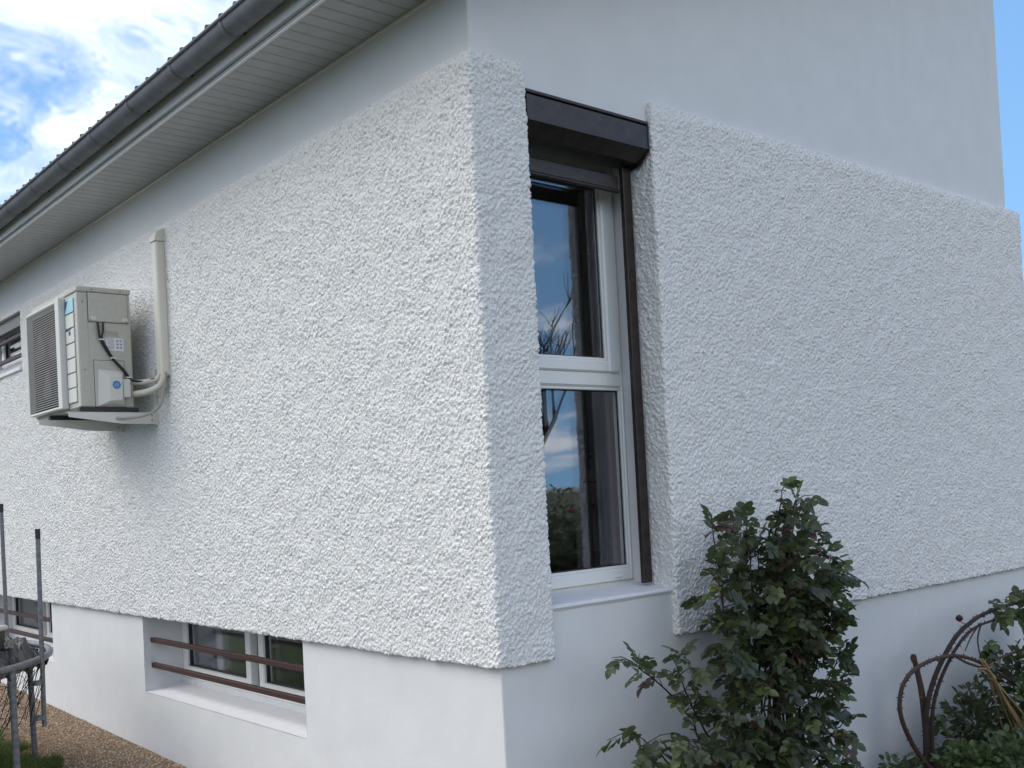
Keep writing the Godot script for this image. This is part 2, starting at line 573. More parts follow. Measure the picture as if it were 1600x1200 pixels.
	box_part("ceiling_slab", Vector3(-9.2, 2.72, -4.6), Vector3(-0.34, 2.79, -0.35), M.room_paint, house)
	box_part("cellar_floor", Vector3(-9.2, -1.5, -4.6), Vector3(-0.34, -1.35, -0.35), M.cellar_paint, house)
	box_part("partition_wall", Vector3(-3.2, 0.16, -4.6), Vector3(-3.1, 2.72, -0.35), M.room_paint, house)
	box_part("partition_wall", Vector3(-9.2, -1.35, -2.2), Vector3(-0.34, -0.02, -2.1), M.cellar_paint, house)
	box_part("partition_wall", Vector3(-3.35, -1.35, -2.1), Vector3(-3.27, -0.02, -0.345), M.cellar_paint, house)

# ---------------------------------------------------------------- roof
func build_roof(house):
	var roof := Node3D.new()
	roof.name = "roof"
	house.add_child(roof, true)
	var slope := 0.345
	var x_end := 0.32
	# fascia with its rebate, soffit boards, edge trims
	box_part("fascia", Vector3(-9.6, 2.835, 0.338), Vector3(x_end, 3.02, 0.362), M.trim_pvc, roof)
	box_part("fascia_trim", Vector3(-9.6, 2.800, 0.336), Vector3(x_end, 2.811, 0.350), M.trim_pvc, roof, 0.003)
	box_part("fascia_groove", Vector3(-9.6, 2.812, 0.325), Vector3(x_end, 2.8345, 0.340), M.soffit_pvc, roof, 0.001)
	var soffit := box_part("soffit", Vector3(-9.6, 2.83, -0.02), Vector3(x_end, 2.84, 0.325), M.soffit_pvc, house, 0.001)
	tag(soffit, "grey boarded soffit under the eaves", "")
	var bst := begin()
	prism(bst, [Vector2(0.0, 2.8295), Vector2(0.0855, 2.8295), Vector2(0.0855, 2.817), Vector2(0.0805, 2.812), Vector2(0.005, 2.812), Vector2(0.0, 2.817)], 2, -0.018, 0.324)
	var bm := bst.commit()
	var k := 0
	while x_end - 0.09 * (k + 1) > -9.6:
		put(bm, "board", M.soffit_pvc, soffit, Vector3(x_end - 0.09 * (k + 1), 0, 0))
		k += 1
	box_part("wall_trim", Vector3(-9.6, 2.798, -0.034), Vector3(x_end - 0.3, 2.8115, -0.016), M.trim_pvc, roof, 0.002)
	# half-round zinc gutter
	var r := 0.0625
	var cz := 0.4285
	var cy := 2.936
	var gst := begin()
	var prof := []
	for i in 15:
		var a := PI * i / 14.0
		prof.append([Vector2(cz + r * cos(a), cy - r * sin(a)), Vector2(cos(a), -sin(a))])
	var slices := [-9.6, -7.0, -5.0, -3.0, -1.0, x_end]
	for i in prof.size() - 1:
		for s in slices.size() - 1:
			var va := func(pi_, x):
				gst.set_normal(Vector3(0, prof[pi_][1].y, prof[pi_][1].x))
				gst.set_uv(Vector2(x, pi_))
				gst.add_vertex(Vector3(x, prof[pi_][0].y, prof[pi_][0].x))
			va.call(i, slices[s]); va.call(i, slices[s + 1]); va.call(i + 1, slices[s + 1])
			va.call(i, slices[s]); va.call(i + 1, slices[s + 1]); va.call(i + 1, slices[s])
	tube(gst, [Vector3(-9.6, cy + 0.002, cz + r + 0.004), Vector3(x_end, cy + 0.002, cz + r + 0.004)], 0.0085, 10)
	for xe in [-9.6, x_end]:
		for i in prof.size() - 1:
			tri(gst, Vector3(xe, cy, cz), Vector3(xe, prof[i][0].y, prof[i][0].x), Vector3(xe, prof[i + 1][0].y, prof[i + 1][0].x))
	var gutter := done(gst, "gutter", M.zinc, house)
	tag(gutter, "grey half-round metal gutter along the eaves", "")
	# hangers round the gutter, and soldered seams
	var hst := begin()
	for i in 14:
		var a0 := PI * i / 14.0
		var a1 := PI * (i + 1) / 14.0
		var rr := r + 0.0035
		var p0 := Vector2(cz + rr * cos(a0), cy - rr * sin(a0))
		var p1 := Vector2(cz + rr * cos(a1), cy - rr * sin(a1))
		quad(hst, Vector3(-0.013, p0.y, p0.x), Vector3(0.013, p0.y, p0.x), Vector3(0.013, p1.y, p1.x), Vector3(-0.013, p1.y, p1.x))
	box(hst, Vector3(-0.013, cy - 0.035, 0.3625), Vector3(0.013, cy + 0.05, 0.3665), 0.001)
	var hm := hst.commit()
	var x := 0.12
	var n := 0
	while x > -9.5:
		put(hm, "hanger", M.zinc, gutter, Vector3(-0.60 - 0.582 * n + 0.582, 0, 0))
		n += 1
		x = -0.60 - 0.582 * n + 0.582
	# the tiles: the courses at the eaves one by one, then one sheet of rolls
	var dir := Vector3(0, slope, -1).normalized()
	var nor := Vector3(0, 1, slope).normalized()
	var tst := begin()
	var tile_prof := []
	for i in 13:
		var t := i / 12.0
		var u := t * 0.158 - 0.079
		var roll_h := 0.040 * pow(maxf(0.0, cos(clampf(u / 0.042, -1.0, 1.0) * PI / 2)), 0.8)
		tile_prof.append(Vector2(u, roll_h))
	var tile := func(st: SurfaceTool, length: float):
		for i in 12:
			var a: Vector2 = tile_prof[i]
			var b: Vector2 = tile_prof[i + 1]
			var up0 := nor * (a.y + 0.022)
			var up1 := nor * (b.y + 0.022)
			var A := Vector3(a.x, 0, 0) + up0
			var B := Vector3(b.x, 0, 0) + up1
			var C := B + dir * length - nor * 0.010
			var D := A + dir * length - nor * 0.010
			quad(st, A, D, C, B)
			var th := nor * 0.014
			quad(st, A - th, A, B, B - th)
			quad(st, A - th, B - th, C - th, D - th)
	tile.call(tst, 0.40)
	var tm := tst.commit()
	var field_x := -9.45
	var eave := Vector3(0, 2.949, 0.430)
	for c in 3:
		for i in 66:
			var xx := -1.41 + 0.148 * (11 - i)
			if xx > x_end + 0.02 or xx < field_x: continue
			var o := put(tm, "tile", M.roof_tile, roof, Vector3(xx, eave.y, eave.z) + dir * 0.34 * c + nor * 0.002 * ((i * 7) % 3))
			o.rotation.y = 0.008 * (((i * 5 + c * 3) % 7) - 3) / 3.0
	var fst := begin()
	var top_len := 4.7
	for i in 66:
		var xx := -1.41 + 0.148 * (11 - i)
		if xx > x_end + 0.02 or xx < field_x: continue
		for j in 12:
			var a: Vector2 = tile_prof[j]
			var b: Vector2 = tile_prof[j + 1]
			for c in 14:
				var s0 := eave + dir * (1.02 + 0.34 * c)
				var A := s0 + Vector3(a.x + xx, 0, 0) + nor * (a.y + 0.022)
				var B := s0 + Vector3(b.x + xx, 0, 0) + nor * (b.y + 0.022)
				quad(fst, A, A + dir * 0.35 - nor * 0.012, B + dir * 0.35 - nor * 0.012, B)
	tag(done(fst, "tile_field", M.roof_tile, roof), "", "", "", "stuff")
	# deck, verge boards and the back slope
	var dst := begin()
	var z_top := -5.3
	prism(dst, [Vector2(0.345, 2.935), Vector2(0.345, 2.965), Vector2(z_top, 2.965 + slope * (0.345 - z_top)), Vector2(z_top, 2.935 + slope * (0.345 - z_top))], 0, -9.55, 0.30)
	done(dst, "roof_deck", M.soffit_pvc, roof)
	var vst := begin()
	prism(vst, [Vector2(0.345, 2.80), Vector2(0.345, 3.03), Vector2(z_top, 3.03 + slope * (0.345 - z_top)), Vector2(z_top, 2.80 + slope * (0.345 - z_top))], 0, 0.305, 0.327)
	done(vst, "verge_board", M.trim_pvc, roof)

# ---------------------------------------------------------------- windows
func build_tall_window(house):
	var w := Node3D.new()
	w.name = "tall_window"
	house.add_child(w, true)
	tag(w, "tall narrow white window with a small sash above a fixed pane", "")
	var x0 := -0.345
	var x1 := -0.280
	# masonry nibs behind which the frame sits
	box_part("nib", Vector3(-0.275, 0.10, -1.26), Vector3(-0.150, 2.45, -1.095), M.smooth_render, w, 0.004)
	box_part("nib", Vector3(-0.275, 0.10, -0.296), Vector3(-0.150, 2.45, -0.16), M.smooth_render, w, 0.004)
	# outer frame
	var st := begin()
	box(st, Vector3(x0, 0.252, -1.215), Vector3(x1, 2.40, -1.088), 0.006)
	box(st, Vector3(x0, 0.252, -0.305), Vector3(x1, 2.40, -0.190), 0.006)
	box(st, Vector3(x0, 2.215, -1.088), Vector3(x1, 2.40, -0.305), 0.006)
	box(st, Vector3(x0, 0.252, -1.088), Vector3(x1, 0.312, -0.305), 0.006)
	done(st, "outer_frame", M.white_pvc, w)
	st = begin()
	box(st, Vector3(x0, 1.185, -1.088), Vector3(x1 + 0.006, 1.262, -0.305), 0.010)
	done(st, "transom", M.white_pvc, w)
	# upper opening sash, standing proud of the frame
	st = begin()
	var s0 := -0.325
	var s1 := -0.262
	box(st, Vector3(s0, 1.255, -1.072), Vector3(s1, 2.23, -0.997), 0.008)
	box(st, Vector3(s0, 1.255, -0.400), Vector3(s1, 2.23, -0.320), 0.008)
	box(st, Vector3(s0, 1.255, -0.997), Vector3(s1, 1.312, -0.400), 0.008)
	box(st, Vector3(s0, 2.16, -0.997), Vector3(s1, 2.23, -0.400), 0.008)
	done(st, "sash", M.white_pvc, w)
	# glazing beads and seals
	for g in [[1.312, 2.16, -0.997, -0.400, s1 - 0.012], [0.312, 1.185, -1.088, -0.305, x1 - 0.004]]:
		st = begin()
		var gx: float = g[4]
		var bead := 0.014
		box(st, Vector3(gx - 0.012, g[0], g[2]), Vector3(gx, g[0] + bead, g[3]), 0.003)
		box(st, Vector3(gx - 0.012, g[1] - bead, g[2]), Vector3(gx, g[1], g[3]), 0.003)
		box(st, Vector3(gx - 0.012, g[0] + bead, g[2]), Vector3(gx, g[1] - bead, g[2] + bead), 0.003)
		box(st, Vector3(gx - 0.012, g[0] + bead, g[3] - bead), Vector3(gx, g[1] - bead, g[3]), 0.003)
		done(st, "glazing_bead", M.white_pvc, w)
		st = begin()
		var b2 := bead + 0.005
		box(st, Vector3(gx - 0.020, g[0] + bead, g[2] + bead), Vector3(gx - 0.013, g[0] + b2, g[3] - bead), 0.001)
		box(st, Vector3(gx - 0.020, g[1] - b2, g[2] + bead), Vector3(gx - 0.013, g[1] - bead, g[3] - bead), 0.001)
		box(st, Vector3(gx - 0.020, g[0] + b2, g[2] + bead), Vector3(gx - 0.013, g[1] - b2, g[2] + b2), 0.001)
		box(st, Vector3(gx - 0.020, g[0] + b2, g[3] - b2), Vector3(gx - 0.013, g[1] - b2, g[3] - bead), 0.001)
		done(st, "seal", M.seal, w)
		for dx in [0.018, 0.040]:
			st = begin()
			box(st, Vector3(gx - dx - 0.004, g[0] + 0.002, g[2] + 0.002), Vector3(gx - dx, g[1] - 0.002, g[3] - 0.002), 0.0)
			done(st, "pane", M.coated_glass if dx < 0.03 else M.window_glass, w)
	# drip cap and cream sub-frame
	st = begin()
	box_part("drain_cap", Vector3(-0.2795, 0.272, -1.02), Vector3(-0.266, 0.284, -0.975), M.white_pvc, w, 0.004)
	box_part("sub_frame", Vector3(-0.34, 0.230, -1.21), Vector3(-0.268, 0.2515, -0.20), M.cream_pvc, w, 0.003)
	# sloping rendered sill with a rounded nose
	st = begin()
	var prof := [Vector2(-0.345, 0.10), Vector2(-0.345, 0.249), Vector2(-0.27, 0.245), Vector2(-0.030, 0.222), Vector2(-0.020, 0.216), Vector2(-0.0185, 0.208), Vector2(-0.023, 0.203), Vector2(-0.030, 0.192), Vector2(-0.045, 0.185)]
	for i in prof.size() - 1:
		quad(st, Vector3(prof[i].x, prof[i].y, -1.098), Vector3(prof[i + 1].x, prof[i + 1].y, -1.098), Vector3(prof[i + 1].x, prof[i + 1].y, -0.292), Vector3(prof[i].x, prof[i].y, -0.292))
	done(st, "sill", M.sill_paint, w)
	# roller shutter: box, end caps, bottom slat, guide rails
	var sh := Node3D.new()
	sh.name = "roller_shutter"
	house.add_child(sh, true)
	tag(sh, "dark brown roller shutter box with its guide rail over the tall window", "")
	st = begin()
	var sec := [Vector2(-0.18, 2.388), Vector2(-0.012, 2.388), Vector2(-0.006, 2.382), Vector2(-0.006, 2.275), Vector2(-0.068, 2.226), Vector2(-0.125, 2.224), Vector2(-0.18, 2.224)]
	var zx := []
	for p in sec: zx.append(p)
	prism(st, zx, 2, -1.066, -0.31)
	done(st, "shutter_box", M.brown_metal, sh)
	box_part("top_flange", Vector3(-0.18, 2.3885, -1.074), Vector3(-0.001, 2.404, -0.305), M.brown_metal, sh, 0.003)
	st = begin()
	prism(st, [Vector2(-0.18, 2.388), Vector2(-0.003, 2.388), Vector2(-0.003, 2.273), Vector2(-0.064, 2.212), Vector2(-0.124, 2.206), Vector2(-0.18, 2.206)], 2, -1.0745, -1.0665)
	done(st, "end_cap", M.brown_metal, sh)
	st = begin()
	box(st, Vector3(-0.168, 2.112, -1.008), Vector3(-0.152, 2.178, -0.31), 0.004)
	tube(st, [Vector3(-0.158, 2.106, -1.008), Vector3(-0.158, 2.106, -0.31)], 0.011, 10)
	done(st, "bottom_slat", M.brown_metal, sh)
	for z in [-1.068, -0.345]:
		var rail := begin()
		box(rail, Vector3(-0.150, 0.246, z), Vector3(-0.124, 2.215, z + 0.056), 0.003)
		done(rail, "guide_rail", M.brown_metal, sh)

# a low wide window in the long facade; r is its opening in (x, y), panes the glass widths
func build_low_window(house, called: String, label: String, r: Rect2, z: float, panes: Array, bars: Array, front: float):
	var w := Node3D.new()
	w.name = called
	house.add_child(w, true)
	tag(w, label, "")
	var x0 := r.position.x
	var x1 := r.end.x
	var y0 := r.position.y
	var y1 := r.end.y
	var sill_y := y0 + 0.035
	var st := begin()
	# sill, rising a little to the back
	quad(st, Vector3(x0, sill_y, z - 0.05), Vector3(x1, sill_y, z - 0.05), Vector3(x1, y0 + 0.002, front), Vector3(x0, y0 + 0.002, front))
	if front > -0.02:
		box(st, Vector3(x0, y0 - 0.035, front - 0.01), Vector3(x1, y0 + 0.001, front + 0.022), 0.006)
	done(st, "sill", M.sill_paint, w)
	st = begin()
	box(st, Vector3(x0 + 0.002, sill_y - 0.01, z - 0.05), Vector3(x1 - 0.002, sill_y + 0.026, z + 0.012), 0.003)
	done(st, "sub_frame", M.sill_paint, w)
	st = begin()
	var fy0 := sill_y + 0.026
	box(st, Vector3(x0 + 0.001, fy0, z - 0.05), Vector3(x1 - 0.001, fy0 + 0.05, z), 0.004)
	box(st, Vector3(x0 + 0.001, y1 - 0.035, z - 0.05), Vector3(x1 - 0.001, y1 - 0.001, z), 0.004)
	box(st, Vector3(x0 + 0.001, fy0 + 0.05, z - 0.05), Vector3(x0 + 0.045, y1 - 0.035, z), 0.004)
	box(st, Vector3(x1 - 0.045, fy0 + 0.05, z - 0.05), Vector3(x1 - 0.001, y1 - 0.035, z), 0.004)
	done(st, "outer_frame", M.white_pvc, w)
	var fx := x0 + 0.045
	for p in panes:
		var a: float = p[0]
		var b: float = p[1]
		var s := begin()
		var sw := 0.062
		var g0 := fy0 + 0.045
		var g1 := y1 - 0.030
		box(s, Vector3(a, g0, z - 0.045), Vector3(a + sw, g1, z + 0.014), 0.006)
		box(s, Vector3(b - sw, g0, z - 0.045), Vector3(b, g1, z + 0.014), 0.006)
		box(s, Vector3(a + sw, g0, z - 0.045), Vector3(b - sw, g0 + 0.042, z + 0.014), 0.006)
		box(s, Vector3(a + sw, g1 - 0.042, z - 0.045), Vector3(b - sw, g1, z + 0.014), 0.006)
		done(s, "sash", M.white_pvc, w)
		s = begin()
		for e in [[a + sw, g0 + 0.042, a + sw + 0.006, g1 - 0.042], [b - sw - 0.006, g0 + 0.042, b - sw, g1 - 0.042], [a + sw + 0.006, g0 + 0.042, b - sw - 0.006, g0 + 0.048], [a + sw + 0.006, g1 - 0.048, b - sw - 0.006, g1 - 0.042]]:
			box(s, Vector3(e[0], e[1], z - 0.03), Vector3(e[2], e[3], z - 0.004), 0.001)
		done(s, "seal", M.seal, w)
		for dz in [0.016, 0.036]:
			s = begin()
			box(s, Vector3(a + sw - 0.002, g0 + 0.04, z - dz - 0.004), Vector3(b - sw + 0.002, g1 - 0.04, z - dz), 0.0)
			done(s, "pane", M.coated_glass if dz < 0.03 else M.window_glass, w)
	for bar in bars:
		tag(box_part("security_bar", Vector3(x0 - 0.02, bar, front - 0.080), Vector3(x1 + 0.02, bar + 0.031, front - 0.048), M.brown_bar, w, 0.002), "reddish brown security bar", "")

# ---------------------------------------------------------------- outdoor unit
func build_outdoor_unit():
	var x1 := -3.345
	var x0 := -4.265
	var y0 := 1.362
	var y1 := 2.116
	var z0 := 0.132
	var z1 := 0.462
	var u := thing("outdoor_unit", Vector3(x0, y0, z0), "beige outdoor unit of a heat pump held off the roughcast wall by brackets", "outdoor unit")
	var o := -u.position
	var P := func(st: SurfaceTool, called: String, material, parent): 
		var n := done(st, called, material, parent)
		if parent == u: n.position = o
		return n
	var st := begin()
	box(st, Vector3(x0, y0, z0), Vector3(x1, y1 - 0.034, z1), 0.008)
	var cab = P.call(st, "cabinet", M.cabinet_paint, u)
	st = begin()
	box(st, Vector3(x0 - 0.004, y1 - 0.0335, z0 - 0.004), Vector3(x1 + 0.004, y1, z1 + 0.004), 0.006)
	P.call(st, "top_lid", M.cabinet_paint, u)
	# front corner post and back rail, raised strips of the side
	st = begin()
	box(st, Vector3(x1 - 0.05, y0 + 0.004, z1 - 0.062), Vector3(x1 + 0.003, y1 - 0.040, z1 + 0.003), 0.005)
	P.call(st, "corner_post", M.cabinet_paint, u)
	# dark joints round the removable covers
	st = begin()
	box(st, Vector3(x1 - 0.002, 1.8945, 0.1505), Vector3(x1 + 0.0012, 2.0815, 0.4015), 0.0)
	P.call(st, "joint", M.joint_dark, u)
	st = begin()
	box(st, Vector3(x1 - 0.002, 1.3645, 0.1865), Vector3(x1 + 0.0012, 1.6605, 0.3795), 0.0)
	P.call(st, "joint", M.joint_dark, u)
	# service cover
	st = begin()
	box(st, Vector3(x1 - 0.004, 1.898, 0.154), Vector3(x1 + 0.010, 2.078, 0.398), 0.005)
	var cover = P.call(st, "service_cover", M.cabinet_paint, u)
	st = begin()
	for zz in [0.176, 0.372]: box(st, Vector3(x1 + 0.0105, 1.906, zz - 0.02), Vector3(x1 + 0.0125, 1.93, zz + 0.016), 0.002)
	done(st, "cover_tab", M.cabinet_light, cover)
	for s in [[1.905, 0.388], [1.905, 0.168]]:
		done(screw_shape(Vector3(x1 + 0.0125, s[0], s[1])), "screw", M.screw, cover)
	for s in [[2.02, 0.432], [1.595, 0.432], [2.098, 0.372], [2.098, 0.195]]:
		P.call(screw_shape(Vector3(x1 + 0.0045, s[0], s[1])), "screw", M.screw, u)
	# handle plate, with a flat grey strip painted as the shade in its slot
	st = begin()
	box(st, Vector3(x1 - 0.002, 1.815, 0.210), Vector3(x1 + 0.004, 1.850, 0.300), 0.003)
	var hr = P.call(st, "handle_plate", M.cabinet_paint, u)
	st = begin()
	box(st, Vector3(x1 + 0.0041, 1.822, 0.218), Vector3(x1 + 0.0052, 1.843, 0.292), 0.0)
	done(st, "slot_shade", M.hose_grey, hr)
	# rating plate with print
	st = begin()
	box(st, Vector3(x1 - 0.001, 1.722, 0.186), Vector3(x1 + 0.0015, 1.800, 0.298), 0.0)
	var plate = P.call(st, "rating_label", M.sticker_white, u)
	st = begin()
	for i in 9:
		box(st, Vector3(x1 + 0.0016, 1.792 - 0.0075 * i, 0.245), Vector3(x1 + 0.0020, 1.795 - 0.0075 * i, 0.292 - 0.006 * (i % 3)), 0.0)
	for i in 3:
		for k in 2: box(st, Vector3(x1 + 0.0016, 1.778 - 0.021 * i, 0.195 + 0.022 * k), Vector3(x1 + 0.0020, 1.790 - 0.021 * i, 0.210 + 0.022 * k), 0.0)
	done(st, "print", M.sticker_print, plate)
	# valve cover: a plate with a tapered hood
	st = begin()
	box(st, Vector3(x1 - 0.003, 1.367, 0.190), Vector3(x1 + 0.005, 1.657, 0.376), 0.003)
	var vc = P.call(st, "valve_cover", M.cabinet_paint, u)
	st = begin()
	var hi := x1 + 0.052
	var lo := x1 + 0.005
	var a := [Vector3(lo, 1.600, 0.352), Vector3(lo, 1.590, 0.196), Vector3(lo, 1.370, 0.196), Vector3(lo, 1.370, 0.362)]
	var b := [Vector3(hi, 1.555, 0.300), Vector3(hi, 1.552, 0.222), Vector3(hi, 1.410, 0.224), Vector3(hi, 1.402, 0.300)]
	for i in 4:
		var j := (i + 1) % 4
		quad(st, a[i], a[j], b[j], b[i])
	quad(st, b[0], b[1], b[2], b[3])
	done(st, "hood", M.cabinet_light, vc)
	st = begin()
	box(st, Vector3(lo + 0.012, 1.425, 0.168), Vector3(hi - 0.006, 1.540, 0.214), 0.004)
	done(st, "hood_side", M.cabinet_light, vc)
	st = begin()
	var c := Vector3(hi + 0.0006, 1.501, 0.259)
	for i in 20:
		tri(st, c, c + Vector3(0, cos(TAU * i / 20), sin(TAU * i / 20)) * 0.026, c + Vector3(0, cos(TAU * (i + 1) / 20), sin(TAU * (i + 1) / 20)) * 0.026)
	done(st, "round_sticker", M.sticker_blue, vc)
	st = begin()
	for i in 3: box(st, Vector3(hi + 0.0008, 1.492 + 0.007 * i, 0.247), Vector3(hi + 0.0014, 1.4945 + 0.007 * i, 0.271), 0.0)
	done(st, "sticker_print", M.sticker_cyan, vc)
	# front: solid plate painted black as the shade in the fan hollow, guard of thin wires in a frame, ribbed panel with the maker's mark
	var gx0 := x0 + 0.012
	var gx1 := -3.625
	var gy0 := 1.385
	var gy1 := 2.060
	st = begin()
	box(st, Vector3(gx0 + 0.01, gy0 + 0.02, z1 - 0.001), Vector3(gx1 - 0.01, gy1 - 0.02, z1 + 0.003), 0.0)
	P.call(st, "fan_shade_plate", M.fan_shade, u)
	for k in 3:
		st = begin()
		var fc := Vector3((gx0 + gx1) / 2, (gy0 + gy1) / 2, z1 + 0.008)
		var blade := []
		for i in 7:
			var an := TAU * k / 3 + i * 0.16
			blade.append(fc + Vector3(cos(an), sin(an), 0) * 0.25 + Vector3(0, 0, 0.012 * i / 6.0))
		for i in 6:
			quad(st, fc + (blade[i] - fc) * 0.25, blade[i], blade[i + 1], fc + (blade[i + 1] - fc) * 0.25)
		P.call(st, "fan_blade", M.black_plastic, u)
	st = begin()
	var gz := z1 + 0.045
	box(st, Vector3(gx0, gy0, z1 + 0.003), Vector3(gx0 + 0.016, gy1, gz), 0.003)
	box(st, Vector3(gx1 - 0.012, gy0 - 0.012, z1 + 0.003), Vector3(gx1 + 0.062, gy1 + 0.015, gz), 0.004)
	box(st, Vector3(gx0 + 0.016, gy1 - 0.010, z1 + 0.003), Vector3(gx1 - 0.012, gy1 + 0.008, gz), 0.003)
	box(st, Vector3(gx0 + 0.016, gy0 - 0.008, z1 + 0.003), Vector3(gx1 - 0.012, gy0 + 0.008, gz), 0.003)
	P.call(st, "guard_frame", M.cabinet_light, u)
	st = begin()
	var y := gy0 + 0.02
	while y < gy1 - 0.015:
		box(st, Vector3(gx0 + 0.014, y, gz - 0.008), Vector3(gx1 - 0.010, y + 0.0045, gz - 0.002), 0.0)
		y += 0.0148
	tag(P.call(st, "guard_wires", M.grille_wire, u), "", "", "", "stuff")
	# ribbed front strip: each panel a plate of its own
	for k in 7:
		st = begin()
		var ya := 1.400 + 0.0935 * k
		box(st, Vector3(gx1 + 0.072, ya + 0.003, z1 + 0.001), Vector3(x1 - 0.056, ya + 0.0895, z1 + 0.009), 0.004)
		P.call(st, "front_panel", M.sticker_cyan if k == 6 else M.cabinet_light, u)
	st = begin()
	tri(st, Vector3(gx1 + 0.075, 1.972, z1 + 0.0098), Vector3(gx1 + 0.075, 2.045, z1 + 0.0098), Vector3(gx1 + 0.135, 2.045, z1 + 0.0098))
	P.call(st, "emblem", M.sticker_navy, u)
	st = begin()
	box(st, Vector3(gx1 + 0.08, 1.855, z1 + 0.0092), Vector3(gx1 + 0.17, 1.872, z1 + 0.0098), 0.0)
	box(st, Vector3(gx1 + 0.13, 1.825, z1 + 0.0092), Vector3(gx1 + 0.165, 1.850, z1 + 0.0098), 0.0)
	P.call(st, "model_print", M.sticker_navy, u)
	# feet
	for x in [-3.315 , -3.90]:
		st = begin()
		box(st, Vector3(x - 0.05, y0 - 0.0325, z0 - 0.015), Vector3(x - 0.005, y0 - 0.0005, z1 + 0.02), 0.003)
		P.call(st, "foot", M.black_plastic, u)
	# two brackets, each a thing
	var n := 0
	for x in [-3.30, -3.885]:
		var br := thing("wall_bracket", Vector3(x, 1.25, 0.0), ["cream metal wall bracket under the near end of the outdoor unit", "cream metal wall bracket under the far end of the outdoor unit"][n], "bracket", "brackets under the outdoor unit")
		n += 1
		st = begin()
		box(st, Vector3(-0.028, 0.0, 0.004), Vector3(0.012, 0.36, 0.024), 0.002)
		done(st, "wall_plate", M.cabinet_light, br)
		st = begin()
		prism(st, [Vector2(0.0245, 0.005), Vector2(0.0245, 0.075), Vector2(0.56, 0.075), Vector2(0.56, 0.048), Vector2(0.24, 0.008)], 0, 0.008, 0.0115)
		box(st, Vector3(-0.03, 0.0755, 0.0245), Vector3(0.0115, 0.079, 0.56), 0.001)
		done(st, "arm", M.cabinet_light, br)
		for s in [0.03, 0.06]:
			done(screw_shape(Vector3(0.0125, s, 0.045)), "screw", M.screw, br)
	# wiring on the side, with ties
	var cab_pts := curve([Vector3(x1 + 0.012, 1.892, 0.345), Vector3(x1 + 0.016, 1.84, 0.343), Vector3(x1 + 0.016, 1.783, 0.333), Vector3(x1 + 0.016, 1.72, 0.300), Vector3(x1 + 0.016, 1.669, 0.265), Vector3(x1 + 0.03, 1.60, 0.212), Vector3(x1 + 0.03, 1.549, 0.174), Vector3(x1 + 0.035, 1.530, 0.135), Vector3(-3.24, 1.522, 0.10), Vector3(-3.15, 1.53, 0.07)], 5)
	var cab1 = thing("power_cable", cab_pts[0], "black power cable tied along the side of the outdoor unit", "cable")
	st = begin()
	tube(st, cab_pts, 0.0075, 8)
	tube(st, curve([Vector3(x1 + 0.012, 1.892, 0.312), Vector3(x1 + 0.016, 1.84, 0.316), Vector3(x1 + 0.018, 1.79, 0.325), Vector3(x1 + 0.026, 1.72, 0.294), Vector3(x1 + 0.026, 1.66, 0.258), Vector3(x1 + 0.038, 1.60, 0.206), Vector3(x1 + 0.038, 1.55, 0.172)], 5), 0.0065, 8)
	done(st, "cord", M.black_plastic, cab1).position = -cab1.position
	st = begin()
	for p in [[Vector3(x1 + 0.018, 1.785, 0.331), 0.0], [Vector3(x1 + 0.020, 1.672, 0.264), 0.0], [Vector3(x1 + 0.033, 1.551, 0.174), 0.0]]:
		box(st, p[0] - Vector3(0.012, 0.004, 0.017), p[0] + Vector3(0.014, 0.004, 0.017), 0.002)
	done(st, "cable_tie", M.sticker_white, cab1).position = -cab1.position
	# insulated pipes into the wall duct
	var lines := [[[Vector3(-3.36, 1.525, 0.145), Vector3(-3.31, 1.522, 0.115), Vector3(-3.22, 1.520, 0.085), Vector3(-3.14, 1.530, 0.055), Vector3(-3.115, 1.57, 0.042)], 0.0165, "thin cream insulated pipe running from the unit into the wall duct"], [[Vector3(-3.36, 1.452, 0.150), Vector3(-3.31, 1.450, 0.125), Vector3(-3.21, 1.455, 0.090), Vector3(-3.12, 1.480, 0.055), Vector3(-3.085, 1.53, 0.042), Vector3(-3.083, 1.58, 0.042)], 0.0200, "thicker cream insulated pipe, lower of the two at the unit"]]
	for l in lines:
		tag(tube_part("insulated_pipe", curve(l[0], 6), l[1], M.pipe_wrap, self, 12), l[2], "pipe", "insulated pipes of the outdoor unit")
	st = begin()
	tube(st, curve([Vector3(-3.60, 1.345, 0.36), Vector3(-3.42, 1.315, 0.34), Vector3(-3.27, 1.290, 0.25), Vector3(-3.20, 1.305, 0.12), Vector3(-3.13, 1.36, 0.055), Vector3(-3.09, 1.47, 0.04), Vector3(-3.065, 1.56, 0.036)], 8), 0.0095, 8)
	tag(done(st, "drain_hose", M.hose_grey, self), "grey drain hose sagging under the outdoor unit", "hose")
	# duct on the wall
	var d := thing("pipe_duct", Vector3(-3.105, 1.54, 0.0), "cream plastic pipe duct standing upright on the roughcast wall", "pipe duct")
	st = begin()
	box(st, Vector3(-0.040, 0.0, 0.0), Vector3(0.040, 0.845, 0.062), 0.009)
	done(st, "cover", M.duct_plastic, d)
	st = begin()
	box(st, Vector3(-0.046, -0.004, -0.008), Vector3(0.048, 0.850, 0.006), 0.002)
	done(st, "base_strip", M.duct_plastic, d)
	st = begin()
	var arc := []
	for i in 9:
		var t := PI / 2 * i / 8.0
		arc.append(Vector2(-0.006 + 0.074 * cos(t), 0.852 + 0.072 * sin(t)))
	var poly := [Vector2(-0.006, 0.842), Vector2(0.068, 0.842)]
	poly.append_array(arc)
	prism(st, poly, 0, -0.045, 0.045)
	done(st, "end_cap", M.duct_plastic, d)

